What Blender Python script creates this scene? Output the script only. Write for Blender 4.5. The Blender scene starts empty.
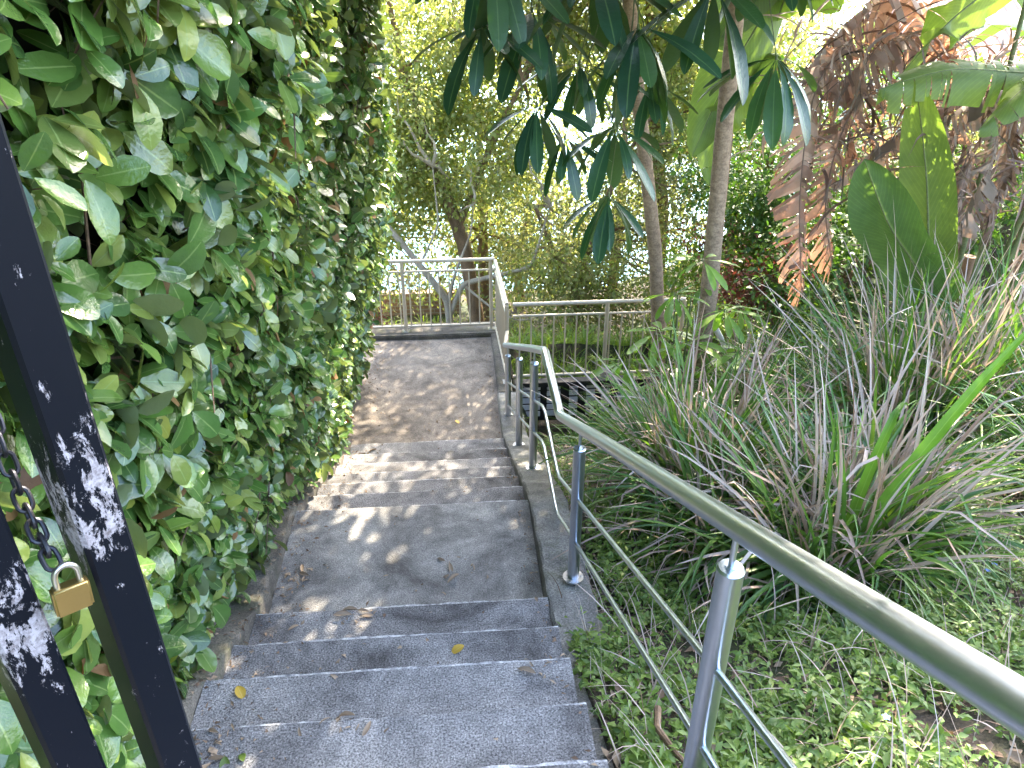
import bpy, bmesh, math, random
import numpy as np
from mathutils import Vector, Matrix

C = bpy.context.scene.collection
R = math.radians
rng = np.random.default_rng(7)
random.seed(7)

# ------------------------------------------------------------ camera, sky, sun, exposure
CAM = Vector((0, 0, 1.68))
cd = bpy.data.cameras.new('camera'); cam = bpy.data.objects.new('camera', cd); C.objects.link(cam)
cam.location = CAM; cam.rotation_euler = (R(90 - 29), 0, R(-4.5))
cd.sensor_fit = 'HORIZONTAL'; cd.sensor_width = 36; cd.lens = 27.0
cd.clip_start = 0.02; cd.clip_end = 6000
bpy.context.scene.camera = cam
SUN_EL, SUN_AZ = R(44), R(27)          # azimuth: clockwise from +Y (ahead, to the right)
w = bpy.data.worlds.new('World'); bpy.context.scene.world = w; w.use_nodes = True
nt = w.node_tree; bg = nt.nodes['Background']
sk = nt.nodes.new('ShaderNodeTexSky'); sk.sky_type = 'NISHITA'; sk.sun_disc = False
sk.sun_elevation = SUN_EL; sk.sun_rotation = SUN_AZ; sk.air_density = 1.0; sk.dust_density = 2.5; sk.ozone_density = 0.6
nt.links.new(sk.outputs[0], bg.inputs[0]); bg.inputs[1].default_value = 0.15
sd = bpy.data.lights.new('sun', 'SUN'); sd.energy = 2.3; sd.angle = R(0.55); sd.color = (1, .87, .68)
so = bpy.data.objects.new('sun', sd); C.objects.link(so)
sdir = Vector((math.sin(SUN_AZ) * math.cos(SUN_EL), math.cos(SUN_AZ) * math.cos(SUN_EL), math.sin(SUN_EL)))
so.rotation_euler = sdir.to_track_quat('Z', 'Y').to_euler()
vs = bpy.context.scene.view_settings
vs.view_transform = 'Standard'; vs.look = 'None'; vs.gamma = 1; vs.use_curve_mapping = False; vs.exposure = 3.55
bpy.context.scene.cycles.max_bounces = 8
bpy.context.scene.cycles.sample_clamp_indirect = 6

# ------------------------------------------------------------ helpers
def tag(o, label=None, cat=None, group=None, kind=None):
    if label: o['label'] = label
    if cat: o['category'] = cat
    if group: o['group'] = group
    if kind: o['kind'] = kind
    return o
def empty(name, loc=(0, 0, 0), label=None, cat=None, group=None):
    o = bpy.data.objects.new(name, None); C.objects.link(o); o.location = loc; o.empty_display_size = .1
    return tag(o, label, cat, group)
def link(name, me, parent=None, mats=()):
    for m in mats: me.materials.append(m)
    o = bpy.data.objects.new(name, me); C.objects.link(o)
    if parent is not None:
        o.parent = parent
        o.matrix_parent_inverse = Matrix.Translation(-parent.location) if parent.parent is None else Matrix.Identity(4)
    return o
def npmesh(name, V, F, UV=None, smooth=True):
    """V (n,3), F (m,k) constant k"""
    me = bpy.data.meshes.new(name); V = np.asarray(V, np.float32); F = np.asarray(F, np.int32)
    k = F.shape[1]
    me.vertices.add(len(V)); me.vertices.foreach_set('co', V.ravel())
    me.loops.add(F.size); me.loops.foreach_set('vertex_index', F.ravel())
    me.polygons.add(len(F)); me.polygons.foreach_set('loop_start', np.arange(0, F.size, k, dtype=np.int32))
    me.polygons.foreach_set('loop_total', np.full(len(F), k, np.int32))
    if smooth: me.polygons.foreach_set('use_smooth', np.ones(len(F), bool))
    if UV is not None:
        uv = me.uv_layers.new(name='UVMap'); uv.data.foreach_set('uv', np.asarray(UV, np.float32)[F.ravel()].ravel())
    me.update(calc_edges=True)
    return me
def nrm(a): return a / (np.linalg.norm(a, axis=-1, keepdims=True) + 1e-9)

def template(rows, prof, cols=3):
    us = np.array(rows); pr = np.array(prof); vs_ = np.linspace(-1, 1, cols)
    U = np.repeat(us, cols); V = np.tile(vs_, len(us)); P = np.repeat(pr, cols)
    F = []
    for i in range(len(us) - 1):
        for j in range(cols - 1):
            a = i * cols + j; F.append((a, a + 1, a + 1 + cols, a + cols))
    return U, V, P, np.array(F)
T_OV = template([0, .13, .34, .6, .84, .96, 1], [.06, .45, .86, 1, .72, .3, .03])
T_OB = template([0, .09, .2, .38, .6, .8, .92, .98, 1], [.05, .06, .32, .72, 1, .95, .66, .3, .04])
T_SM = template([0, .5, 1], [.12, 1, .05])
T_TINY = template([0, .5, 1], [.15, 1, .1], 2)
T_BL = template(np.linspace(0, 1, 9), [.8, 1, 1, .98, .92, .82, .66, .42, .03])
T_BL5 = template(np.linspace(0, 1, 6), [.8, 1, .95, .8, .5, .03], 2)

def leaves(name, P, D, N, L, W, tm, bend=.15, fold=.25, wave=0.0):
    """one mesh of many leaves: base P, axis D, normal N, length L, half-width W"""
    P = np.asarray(P, float); n = len(P); D = nrm(np.asarray(D, float)); N = np.asarray(N, float)
    S = nrm(np.cross(D, N)); N = nrm(np.cross(S, D))
    U, V, PR, F = tm; k = len(U)
    L = np.broadcast_to(L, (n,)); W = np.broadcast_to(W, (n,)); bend = np.broadcast_to(bend, (n,)); fold = np.broadcast_to(fold, (n,))
    a = (bend[:, None] * 2.0) * U[None]                   # curl angle along the leaf
    x = np.where(np.abs(bend[:, None]) > 1e-4, np.sin(a) / (bend[:, None] * 2.0 + 1e-9), U[None])
    z = -(1 - np.cos(a)) / (bend[:, None] * 2.0 + 1e-9)
    wv = wave * np.sin(U[None] * 14 + rng.uniform(0, 6, (n, 1))) * np.abs(V)[None]
    off = L[:, None] * z + W[:, None] * (fold[:, None] * np.abs(V)[None] * PR[None] + wv)
    X = P[:, None, :] + D[:, None, :] * (L[:, None] * x)[..., None] + S[:, None, :] * (W[:, None] * (V * PR)[None])[..., None] + N[:, None, :] * off[..., None]
    Fs = (F[None] + (np.arange(n) * k)[:, None, None]).reshape(-1, F.shape[1])
    UV = np.tile(np.stack([(V + 1) / 2, U], 1), (n, 1))
    return npmesh(name, X.reshape(-1, 3), Fs, UV)

def blades(name, B, az, el, L, W, droop, tm=T_BL, twist=0.0):
    """strap leaves: start at elevation el, droop (radians in total) along their length"""
    B = np.asarray(B, float); n = len(B); U, V, PR, F = tm; k = len(U)
    az = np.broadcast_to(az, (n,)); el = np.broadcast_to(el, (n,)); L = np.broadcast_to(L, (n,)); W = np.broadcast_to(W, (n,)); droop = np.broadcast_to(droop, (n,))
    us = np.linspace(0, 1, 40); kk = np.where(rng.uniform(0, 1, (n, 1)) < .28, rng.uniform(.4, 1.9, (n, 1)), 0); e = el[:, None] - droop[:, None] * us[None] ** 1.6 - kk / (1 + np.exp(-(us[None] - rng.uniform(.3, .85, (n, 1))) * 40))
    dx = np.cos(e); dz = np.sin(e)
    cx = np.cumsum(dx, 1) / 40 - dx[:, :1] / 40; cz = np.cumsum(dz, 1) / 40 - dz[:, :1] / 40
    idx = np.clip((U * 39).astype(int), 0, 39)
    hx = cx[:, idx] * L[:, None]; hz = cz[:, idx] * L[:, None]; ee = e[:, idx]
    tw = twist * rng.uniform(-1, 1, (n, 1)) * U[None] + rng.uniform(-.5, .5, (n, 1))
    H = np.stack([np.cos(az), np.sin(az), 0 * az], 1); S0 = np.stack([-np.sin(az), np.cos(az), 0 * az], 1)
    Nn = -np.sin(ee)[..., None] * H[:, None] + np.cos(ee)[..., None] * np.array([0, 0, 1.0])
    Sd = S0[:, None] * np.cos(tw)[..., None] + Nn * np.sin(tw)[..., None]
    Nd = -S0[:, None] * np.sin(tw)[..., None] + Nn * np.cos(tw)[..., None]
    sway = (rng.uniform(-.24, .24, n) * L)[:, None] * (U ** 2)[None]
    X = B[:, None] + H[:, None] * hx[..., None] + np.array([0, 0, 1.0]) * hz[..., None] + S0[:, None] * sway[..., None] \
        + Sd * (W[:, None] * (V * PR)[None])[..., None] + Nd * (W[:, None] * .45 * (np.abs(V) * PR)[None])[..., None]
    Fs = (F[None] + (np.arange(n) * k)[:, None, None]).reshape(-1, F.shape[1])
    UV = np.tile(np.stack([(V + 1) / 2, U], 1), (n, 1))
    return npmesh(name, X.reshape(-1, 3), Fs, UV)

class MB:
    def __init__(s): s.V = []; s.F = []; s.M = []
    def add(s, V, F, m=0):
        b = len(s.V); s.V += [tuple(v) for v in V]; s.F += [tuple(i + b for i in f) for f in F]; s.M += [m] * len(F)
    def tube(s, pts, r, n=12, caps=True, m=0):
        pts = [Vector(p) for p in pts]; rs = r if isinstance(r, (list, tuple)) else [r] * len(pts)
        ref = None; V = []; F = []
        for i, p in enumerate(pts):
            if i == 0: t = (pts[1] - p)
            elif i == len(pts) - 1: t = (p - pts[i - 1])
            else: t = (pts[i + 1] - p).normalized() + (p - pts[i - 1]).normalized()
            t.normalize()
            if ref is None:
                ref = t.orthogonal().normalized()
            ref = (ref - t * ref.dot(t)).normalized(); b = t.cross(ref)
            k = 1.0
            for j in range(n):
                a = 2 * math.pi * j / n; V.append(p + (ref * math.cos(a) + b * math.sin(a)) * rs[i])
        for i in range(len(pts) - 1):
            for j in range(n): F.append((i * n + j, i * n + (j + 1) % n, (i + 1) * n + (j + 1) % n, (i + 1) * n + j))
        if caps: F.append(tuple(range(n - 1, -1, -1))); F.append(tuple((len(pts) - 1) * n + j for j in range(n)))
        s.add(V, F, m)
    def box(s, c, d, rz=0, m=0, rx=0):
        M = Matrix.Translation(c) @ Matrix.Rotation(rz, 4, 'Z') @ Matrix.Rotation(rx, 4, 'X')
        V = [M @ Vector((x * d[0] / 2, y * d[1] / 2, z * d[2] / 2)) for x in (-1, 1) for y in (-1, 1) for z in (-1, 1)]
        s.add(V, [(0, 1, 3, 2), (4, 6, 7, 5), (0, 4, 5, 1), (2, 3, 7, 6), (0, 2, 6, 4), (1, 5, 7, 3)], m)
    def mesh(s, name, smooth=True, bevel=0, seg=2):
        me = bpy.data.meshes.new(name); me.from_pydata(s.V, [], s.F)
        me.polygons.foreach_set('material_index', s.M)
        bm = bmesh.new(); bm.from_mesh(me)
        bmesh.ops.recalc_face_normals(bm, faces=bm.faces)
        if bevel: bmesh.ops.bevel(bm, geom=list(bm.edges), offset=bevel, segments=seg, affect='EDGES', clamp_overlap=True)
        if smooth:
            for f in bm.faces: f.smooth = True
            for e in bm.edges:
                if len(e.link_faces) == 2 and e.calc_face_angle(0) > R(40): e.smooth = False
        bm.to_mesh(me); bm.free(); return me
    def build(s, name, mat, parent=None, **k):
        return link(name, s.mesh(name, **k), parent, mat if isinstance(mat, (list, tuple)) else [mat])

# ------------------------------------------------------------ materials
def newmat(name):
    m = bpy.data.materials.new(name); m.use_nodes = True; t = m.node_tree
    return m, t, t.nodes['Principled BSDF'], t.nodes['Material Output']
def ramp(t, stops, inp=None, interp='LINEAR'):
    r = t.nodes.new('ShaderNodeValToRGB'); r.color_ramp.interpolation = interp
    e = r.color_ramp.elements
    while len(e) < len(stops): e.new(.5)
    for i, (p, c) in enumerate(stops): e[i].position = p; e[i].color = tuple(c) + (1,) if len(c) == 3 else c
    if inp: t.links.new(inp, r.inputs[0])
    return r
def noise(t, scale, detail=4, rough=.6, vec=None, dist=0):
    n = t.nodes.new('ShaderNodeTexNoise'); n.inputs['Scale'].default_value = scale; n.inputs['Detail'].default_value = detail
    n.inputs['Roughness'].default_value = rough; n.inputs['Distortion'].default_value = dist
    if vec: t.links.new(vec, n.inputs['Vector'])
    return n
def mix(t, fac, a, b, mode='MIX'):
    m = t.nodes.new('ShaderNodeMix'); m.data_type = 'RGBA'; m.blend_type = mode
    for s, v in ((m.inputs[0], fac), (m.inputs[6], a), (m.inputs[7], b)):
        if hasattr(v, 'links'): t.links.new(v, s)
        else: s.default_value = v if isinstance(v, (int, float)) else (tuple(v) + (1,))[:4]
    return m.outputs[2]
def bump(t, h, strength, dist, bsdf, prev=None):
    b = t.nodes.new('ShaderNodeBump'); b.inputs['Strength'].default_value = strength; b.inputs['Distance'].default_value = dist
    t.links.new(h, b.inputs['Height']); t.links.new(b.outputs[0], bsdf.inputs['Normal'])
    return b
def coord(t, k='Object'): return t.nodes.new('ShaderNodeTexCoord').outputs[k]
def math_(t, op, a, b=None):
    m = t.nodes.new('ShaderNodeMath'); m.operation = op
    for s, v in ((m.inputs[0], a), (m.inputs[1], b)):
        if v is None: continue
        if hasattr(v, 'links'): t.links.new(v, s)
        else: s.default_value = v
    return m.outputs[0]

def leafmat(name, cols, rough=.4, trans=.35, rib=None, ribw=.05, back=None, tcol=(1.25, 1.35, .5), spec=.5, spots=None, veins=0, tipcol=None):
    """cols: list of base colours, one picked for each leaf"""
    m, t, b, out = newmat(name)
    g = t.nodes.new('ShaderNodeNewGeometry')
    r = ramp(t, [(i / (len(cols) - 1), c) for i, c in enumerate(cols)], g.outputs['Random Per Island'])
    col = r.outputs[0]
    nz = noise(t, 9, 3, .6, coord(t))
    col = mix(t, .6, col, ramp(t, [(.3, (.72, .78, .7)), (.7, (1.2, 1.18, 1.15))], nz.outputs[0]).outputs[0], 'MULTIPLY')
    sx = t.nodes.new('ShaderNodeSeparateXYZ'); t.links.new(coord(t, 'UV'), sx.inputs[0])
    ax = math_(t, 'ABSOLUTE', math_(t, 'SUBTRACT', sx.outputs[0], .5))
    if tipcol:
        col = mix(t, ramp(t, [(.55, (0, 0, 0)), (1, (1, 1, 1))], sx.outputs[1]).outputs[0], col, tipcol)
    if veins:
        ph = math_(t, 'SINE', math_(t, 'MULTIPLY', math_(t, 'SUBTRACT', sx.outputs[1], math_(t, 'MULTIPLY', ax, .35)), veins))
        col = mix(t, ramp(t, [(.6, (0, 0, 0)), (1, (.35, .35, .35))], ph).outputs[0], col, (1.5, 1.5, 1.3), 'MULTIPLY')
    if rib:
        col = mix(t, ramp(t, [(0, (.8, .8, .8)), (ribw, (0, 0, 0))], ax).outputs[0], col, rib)
    if spots:
        nz2 = noise(t, 40, 2, .6, coord(t)); col = mix(t, ramp(t, [(.64, (0, 0, 0)), (.7, (1, 1, 1))], nz2.outputs[0]).outputs[0], col, spots)
    if back: col = mix(t, g.outputs['Backfacing'], col, back)
    t.links.new(col, b.inputs['Base Color']); b.inputs['Roughness'].default_value = rough; b.inputs['Specular IOR Level'].default_value = spec
    bump(t, noise(t, 45, 3, .6, coord(t)).outputs[0], .25, .01, b)
    tr = t.nodes.new('ShaderNodeBsdfTranslucent'); t.links.new(mix(t, 1.0, col, tcol, 'MULTIPLY'), tr.inputs[0])
    ms = t.nodes.new('ShaderNodeMixShader'); ms.inputs[0].default_value = trans
    t.links.new(b.outputs[0], ms.inputs[1]); t.links.new(tr.outputs[0], ms.inputs[2]); t.links.new(ms.outputs[0], out.inputs[0])
    return m
def concrete(name, c0, c1, stain=.6, speck=170, rough=.85, moss=0, warm=None):
    m, t, b, out = newmat(name); v = coord(t)
    n1 = noise(t, speck, 3, .7, v); c = ramp(t, [(.34, c0), (.5, tuple((a + b_) / 2 for a, b_ in zip(c0, c1))), (.66, c1)], n1.outputs[0]).outputs[0]
    vo = t.nodes.new('ShaderNodeTexVoronoi'); vo.inputs['Scale'].default_value = speck * .75; t.links.new(v, vo.inputs['Vector'])
    c = mix(t, .5, c, ramp(t, [(0, (2.1, 2.1, 2.1)), (.22, (.95, .95, .95)), (.8, (.62, .62, .64))], vo.outputs['Distance']).outputs[0], 'MULTIPLY')
    n2 = noise(t, 2.2, 7, .68, v, .6); c = mix(t, stain, c, ramp(t, [(.34, (.3, .29, .28)), (.46, (.72, .71, .7)), (.56, (1.1, 1.09, 1.06)), (.68, (1.55, 1.5, 1.42))], n2.outputs[0]).outputs[0], 'MULTIPLY')
    n4 = noise(t, 14, 4, .7, v); c = mix(t, .5, c, ramp(t, [(.35, (.6, .6, .6)), (.6, (1.15, 1.15, 1.15))], n4.outputs[0]).outputs[0], 'MULTIPLY')
    if moss:
        n3 = noise(t, 5, 5, .7, v); c = mix(t, ramp(t, [(.5, (0, 0, 0)), (.7, (moss, moss, moss))], n3.outputs[0]).outputs[0], c, (.09, .1, .035))
    t.links.new(c, b.inputs['Base Color']); b.inputs['Roughness'].default_value = rough
    bump(t, n1.outputs[0], .55, .006, b)
    return m
def metal(name, col, rough, met=1.0, streak=(40, 40, 900)):
    m, t, b, out = newmat(name); v = coord(t)
    mp = t.nodes.new('ShaderNodeMapping'); mp.inputs['Scale'].default_value = streak; t.links.new(v, mp.inputs[0])
    n = noise(t, 1, 3, .6, mp.outputs[0]); n2 = noise(t, 30, 4, .7, v)
    t.links.new(ramp(t, [(.3, [c * .93 for c in col]), (.7, col)], n2.outputs[0]).outputs[0], b.inputs['Base Color'])
    t.links.new(ramp(t, [(.3, (rough * .95,) * 3), (.7, (rough * 1.06,) * 3)], n.outputs[0]).outputs[0], b.inputs['Roughness'])
    b.inputs['Metallic'].default_value = met; return m
def bark(name, c0, c1, scale=14, stretch=.35):
    m, t, b, out = newmat(name); v = coord(t)
    mp = t.nodes.new('ShaderNodeMapping'); mp.inputs['Scale'].default_value = (1, 1, stretch); t.links.new(v, mp.inputs[0])
    n = noise(t, scale, 6, .7, mp.outputs[0]); n2 = noise(t, 70, 3, .6, v)
    c = ramp(t, [(.3, c0), (.68, c1)], n.outputs[0]).outputs[0]
    c = mix(t, .6, c, ramp(t, [(.35, (.6, .6, .6)), (.65, (1.25, 1.2, 1.15))], n2.outputs[0]).outputs[0], 'MULTIPLY')
    t.links.new(c, b.inputs['Base Color']); b.inputs['Roughness'].default_value = .85; bump(t, n.outputs[0], .7, .01, b)
    return m

M = {}
M['step'] = concrete('step_concrete', (.045, .045, .048), (.42, .415, .42), 1.0, 150)
M['landing'] = concrete('landing_concrete', (.13, .13, .128), (.42, .415, .40), .95, 150)
M['landing_far'] = concrete('landing_far_concrete', (.14, .12, .10), (.36, .31, .26), .85, 110)
M['kerb'] = concrete('kerb_concrete', (.12, .12, .11), (.36, .35, .33), .8, 120, moss=.6)
M['ledge'] = concrete('ledge_concrete', (.07, .062, .05), (.24, .215, .18), .9, 120, moss=.5)
def nosing():
    m, t, b, out = newmat('worn_edge'); v = coord(t)
    n = noise(t, 26, 5, .75, v); n1 = noise(t, 150, 3, .7, v)
    c = ramp(t, [(.36, (.15, .15, .16)), (.5, (.38, .38, .39)), (.64, (.7, .69, .67))], n.outputs[0]).outputs[0]
    c = mix(t, .6, c, ramp(t, [(.35, (.45, .45, .45)), (.6, (1.1, 1.1, 1.1))], n1.outputs[0]).outputs[0], 'MULTIPLY')
    t.links.new(c, b.inputs['Base Color']); b.inputs['Roughness'].default_value = .85; bump(t, n1.outputs[0], .4, .004, b); return m
M['nose'] = nosing()
M['steel'] = metal('brushed_steel', (.60, .65, .73), .29, 1.0, (90, 6, 90))
M['steel_tan'] = metal('tan_steel', (.66, .57, .45), .42, .45)  # tan, less metallic than the handrail steel
M['brass'] = metal('brass', (.42, .31, .13), .4, 1, (30, 30, 600))
M['zinc'] = metal('zinc', (.55, .56, .58), .3)
def blackpaint():
    m, t, b, out = newmat('chipped_black_paint'); v = coord(t)
    mp = t.nodes.new('ShaderNodeMapping'); mp.inputs['Scale'].default_value = (1, 1, .45); t.links.new(v, mp.inputs[0]); n = noise(t, 48, 8, .8, mp.outputs[0], .4); at = t.nodes.new('ShaderNodeVertexColor'); at.layer_name = 'wear'
    s = math_(t, 'ADD', n.outputs[0], math_(t, 'MULTIPLY', math_(t, 'SUBTRACT', at.outputs[0], .5), .55))
    k = ramp(t, [(.57, (0, 0, 0)), (.585, (1, 1, 1))], s, 'LINEAR').outputs[0]
    pale = ramp(t, [(.3, (.12, .1, .1)), (.6, (.38, .35, .38))], noise(t, 120, 4, .7, v).outputs[0]).outputs[0]
    t.links.new(mix(t, k, (.003, .0045, .009), pale), b.inputs['Base Color'])
    t.links.new(ramp(t, [(0, (.42,) * 3), (1, (.8,) * 3)], k).outputs[0], b.inputs['Roughness'])
    b.inputs['Specular IOR Level'].default_value = .16; inv = math_(t, 'SUBTRACT', 1, k); bump(t, inv, .5, .002, b); return m
M['black'] = blackpaint()
def plain(name, col, rough=.6, met=0, n_=25, var=.3):
    m, t, b, out = newmat(name); n = noise(t, n_, 5, .7, coord(t))
    t.links.new(ramp(t, [(.3, [c * (1 - var) for c in col]), (.7, [min(1, c * (1 + var * .6)) for c in col])], n.outputs[0]).outputs[0], b.inputs['Base Color'])
    b.inputs['Roughness'].default_value = rough; b.inputs['Metallic'].default_value = met; bump(t, n.outputs[0], .2, .004, b); return m
M['dark_iron'] = plain('dark_chain_steel', (.05, .05, .06), .4, .7)
M['dark_board'] = plain('dark_board', (.015, .014, .018), .6)
M['pale_slat'] = plain('pale_slat', (.78, .76, .82), .6, var=.15)
M['pale_pipe'] = plain('pale_pipe', (.7, .68, .62), .5)
M['soil'] = None
def soil():
    m, t, b, out = newmat('garden_soil'); v = coord(t)
    n = noise(t, 12, 8, .75, v); n2 = noise(t, 1.3, 4, .6, v); n3 = noise(t, 90, 4, .7, v)
    c = ramp(t, [(.3, (.022, .016, .011)), (.5, (.06, .045, .03)), (.7, (.13, .1, .07))], n.outputs[0]).outputs[0]
    c = mix(t, ramp(t, [(.45, (0, 0, 0)), (.6, (.8, .8, .8))], n2.outputs[0]).outputs[0], c, (.035, .055, .015))
    c = mix(t, .6, c, ramp(t, [(.35, (.5, .5, .5)), (.65, (1.4, 1.35, 1.2))], n3.outputs[0]).outputs[0], 'MULTIPLY')
    t.links.new(c, b.inputs['Base Color']); b.inputs['Roughness'].default_value = .95; bump(t, n.outputs[0], 1, .04, b); return m
M['soil'] = soil()
# foliage
M['hedge'] = leafmat('hedge_leaf', [(.065, .14, .03), (.09, .18, .035), (.055, .12, .03), (.14, .23, .045), (.075, .155, .04), (.26, .31, .07), (.045, .1, .03), (.06, .125, .035)], .2, .24, rib=(.24, .33, .11), ribw=.045, back=(.16, .20, .10), spec=.8, spots=None)
M['hedge_young_lit'] = leafmat('hedge_young_lit_leaf', [(.16, .24, .04), (.2, .26, .04), (.12, .2, .045), (.26, .28, .05)], .38, .4, rib=(.3, .36, .12), ribw=.04)  # yellow-green of young leaves and of sunlit ones, put into the colour
M['hedge_dead'] = leafmat('hedge_dead_leaf', [(.2, .1, .04), (.28, .16, .06), (.12, .06, .03)], .6, .3, tcol=(1.2, .9, .5))
M['hedge_core_shade'] = plain('hedge_core_shade', (.012, .016, .008), .95)  # inner shade of the hedge put into the colour
M['twig'] = bark('twig', (.06, .035, .02), (.17, .11, .07), 60)
M['umb'] = leafmat('umbrella_leaf', [(.028, .075, .036), (.038, .095, .042), (.022, .06, .034), (.06, .125, .04)], .3, .2, rib=(.14, .22, .09), ribw=.05, back=(.06, .10, .04), spec=.65, tcol=(1.6, 2.2, .4))
M['umb_young'] = leafmat('umbrella_young_leaf', [(.16, .3, .05), (.24, .36, .06), (.12, .24, .05)], .38, .45, rib=(.2, .32, .1))
M['trunk_umb'] = bark('umbrella_bark', (.2, .13, .085), (.46, .32, .21), 16, 1.6)
M['strap'] = leafmat('strap_leaf', [(.075, .165, .035), (.11, .22, .04), (.05, .12, .035), (.18, .29, .05), (.09, .18, .05)], .38, .3, spec=.5)
M['strap_big'] = leafmat('broad_strap_leaf', [(.09, .2, .035), (.13, .26, .04)], .38, .45, rib=(.2, .33, .1))
M['strap_dead'] = leafmat('dry_strap_leaf', [(.44, .33, .28), (.58, .46, .40), (.3, .2, .16), (.64, .54, .48), (.38, .26, .21)], .7, .2, tcol=(1.1, .95, .75))
M['weed'] = leafmat('weed_leaf', [(.12, .2, .035), (.17, .27, .05), (.09, .16, .035), (.24, .33, .07), (.14, .23, .04)], .42, .4)
M['weed2'] = leafmat('weed_grass', [(.09, .19, .03), (.14, .25, .04)], .45, .4)
M['litter'] = leafmat('litter_leaf', [(.14, .085, .055), (.24, .16, .11), (.36, .27, .19), (.1, .06, .045)], .75, .15, tcol=(1, .85, .6))
M['yel'] = leafmat('yellowgreen_leaf', [(.27, .33, .10), (.36, .40, .14), (.2, .27, .08), (.45, .44, .2), (.36, .34, .16), (.2, .26, .08)], .45, .62, tcol=(1.2, 1.18, .62))
M['olive'] = leafmat('olive_leaf', [(.14, .17, .06), (.2, .22, .09), (.32, .31, .17), (.1, .14, .05), (.4, .33, .22)], .5, .6, tcol=(1.2, 1.2, .6))
M['green'] = leafmat('shrub_leaf', [(.06, .13, .03), (.09, .18, .035), (.05, .1, .03), (.14, .22, .04)], .4, .4)
M['lime'] = leafmat('lime_leaf', [(.16, .25, .03), (.22, .3, .04), (.1, .18, .03)], .45, .45)
M['redleaf'] = leafmat('russet_leaf', [(.2, .06, .04), (.28, .1, .06), (.13, .05, .035)], .55, .3, tcol=(1.3, .8, .6))
M['bark_br'] = bark('brown_bark', (.10, .06, .035), (.3, .19, .11), 9)
M['bark_pale'] = bark('pale_bark', (.25, .19, .13), (.5, .42, .32), 9)
M['ban'] = leafmat('banana_leaf', [(.085, .145, .06), (.10, .16, .065)], .36, .35, rib=(.28, .36, .12), ribw=.035, veins=230, tcol=(1.3, 1.45, .5))
M['ban_lt'] = leafmat('banana_light_leaf', [(.13, .19, .055), (.17, .23, .065)], .42, .5, rib=(.3, .36, .14), ribw=.035, veins=200)
M['ban_dead'] = leafmat('banana_dead_leaf', [(.30, .20, .155), (.42, .31, .25), (.16, .105, .085), (.52, .42, .35), (.33, .21, .175)], .6, .3, tcol=(1.3, .85, .6))
M['ban_dark'] = leafmat('banana_shred', [(.1, .065, .05), (.2, .14, .11), (.3, .23, .19), (.06, .04, .032)], .7, .2, tcol=(1.1, .9, .7))
M['stemgreen'] = bark('stem_green', (.08, .11, .04), (.2, .22, .09), 20)

# ------------------------------------------------------------ levels
RS = .16
NOSE = [.72, 1.05, 1.38, 1.70, 2.03, 2.34, 2.67, 3.63, 3.98, 4.32, 4.66, 5.01, 5.38, 5.78]   # where tread k ends
def stair_z(Y):
    k = 0
    while k < len(NOSE) and Y > NOSE[k]: k += 1
    return -RS * k
_px = np.array([-50, .55, 2.6, 3.6, 5.8, 8.5]); _pz = np.array([0, 0, -1.04, -1.15, -2.2, -2.28])
def sprof(Y): return np.interp(Y, _px, _pz)
def sm(a, b, x): t = np.clip((x - a) / (b - a), 0, 1); return t * t * (3 - 2 * t)
def gz(X, Y):
    X = np.asarray(X, float); Y = np.asarray(Y, float)
    p = sprof(Y)
    right = p - .03 + .10 * np.clip(X - .9, 0, 4) * sm(6.8, 4, Y) - .42 * sm(5.7, 6.6, Y) * sm(.55, .8, X)
    left = p + .02
    z = np.where(X > 0, right, left)
    inpath = np.where(Y < 2.75, sm(.44, .385, X), sm(.58, .5, X)) * sm(-1.3, -1.2, X) * (Y < 8.45)
    z = z - .32 * inpath
    far = np.interp(Y, [8.45, 9.5, 13.0, 16.5, 19.0, 26], [-2.5, -3.1, -4.75, -4.95, -7.2, -9.5])
    rise = 2.4 * sm(3.0, 9, X) * sm(30, 12, Y)
    z = np.where(Y > 8.45, far + rise * sm(8.45, 10, Y), z)
    z2 = np.where(X > .6, np.minimum(z, np.interp(Y, [7.05, 8.45], [-2.65, -2.75])) + .9 * sm(2.5, 5, X), z)
    z = np.where((Y > 7.05) & (Y <= 8.45), z2, z)
    z = z + .035 * np.sin(X * 3.1 + 1) * np.sin(Y * 2.7) * sm(.7, 1.2, X)
    return z

# ------------------------------------------------------------ setting: ground, water, hills
xs = np.unique(np.concatenate([np.linspace(-60, -4, 25), np.linspace(-4, 8, 121), np.linspace(.36, .76, 21), np.linspace(8, 80, 30)]))
ys = np.unique(np.concatenate([np.linspace(-60, -2, 20), np.linspace(-2, 12, 141), np.linspace(12, 26, 40)]))
GX, GY = np.meshgrid(xs, ys); GZ = gz(GX, GY) + rng.normal(0, .006, GX.shape)
nx, ny = len(xs), len(ys)
I = np.arange(nx * ny).reshape(ny, nx)
F = np.stack([I[:-1, :-1], I[:-1, 1:], I[1:, 1:], I[1:, :-1]], -1).reshape(-1, 4)
tag(link('ground', npmesh('ground', np.stack([GX, GY, GZ], -1).reshape(-1, 3), F), None, [M['soil']]), kind='structure')
m, t, b, out = newmat('water'); v = coord(t)
mp = t.nodes.new('ShaderNodeMapping'); mp.inputs['Scale'].default_value = (1, .35, 1); t.links.new(v, mp.inputs[0])
n = noise(t, 1.6, 6, .65, mp.outputs[0]); b.inputs['Base Color'].default_value = (.10, .24, .30, 1); b.inputs['Roughness'].default_value = .25; b.inputs['Specular IOR Level'].default_value = .12
bump(t, n.outputs[0], .5, .2, b); M['water'] = m
wv, wf = [(-1500, 16.8, -6.9), (1500, 16.8, -6.9), (1500, 1500, -6.9), (-1500, 1500, -6.9)], [(0, 1, 2, 3)]
tag(link('water', npmesh('water', wv, wf, smooth=False), None, [m]), kind='structure')
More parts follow.
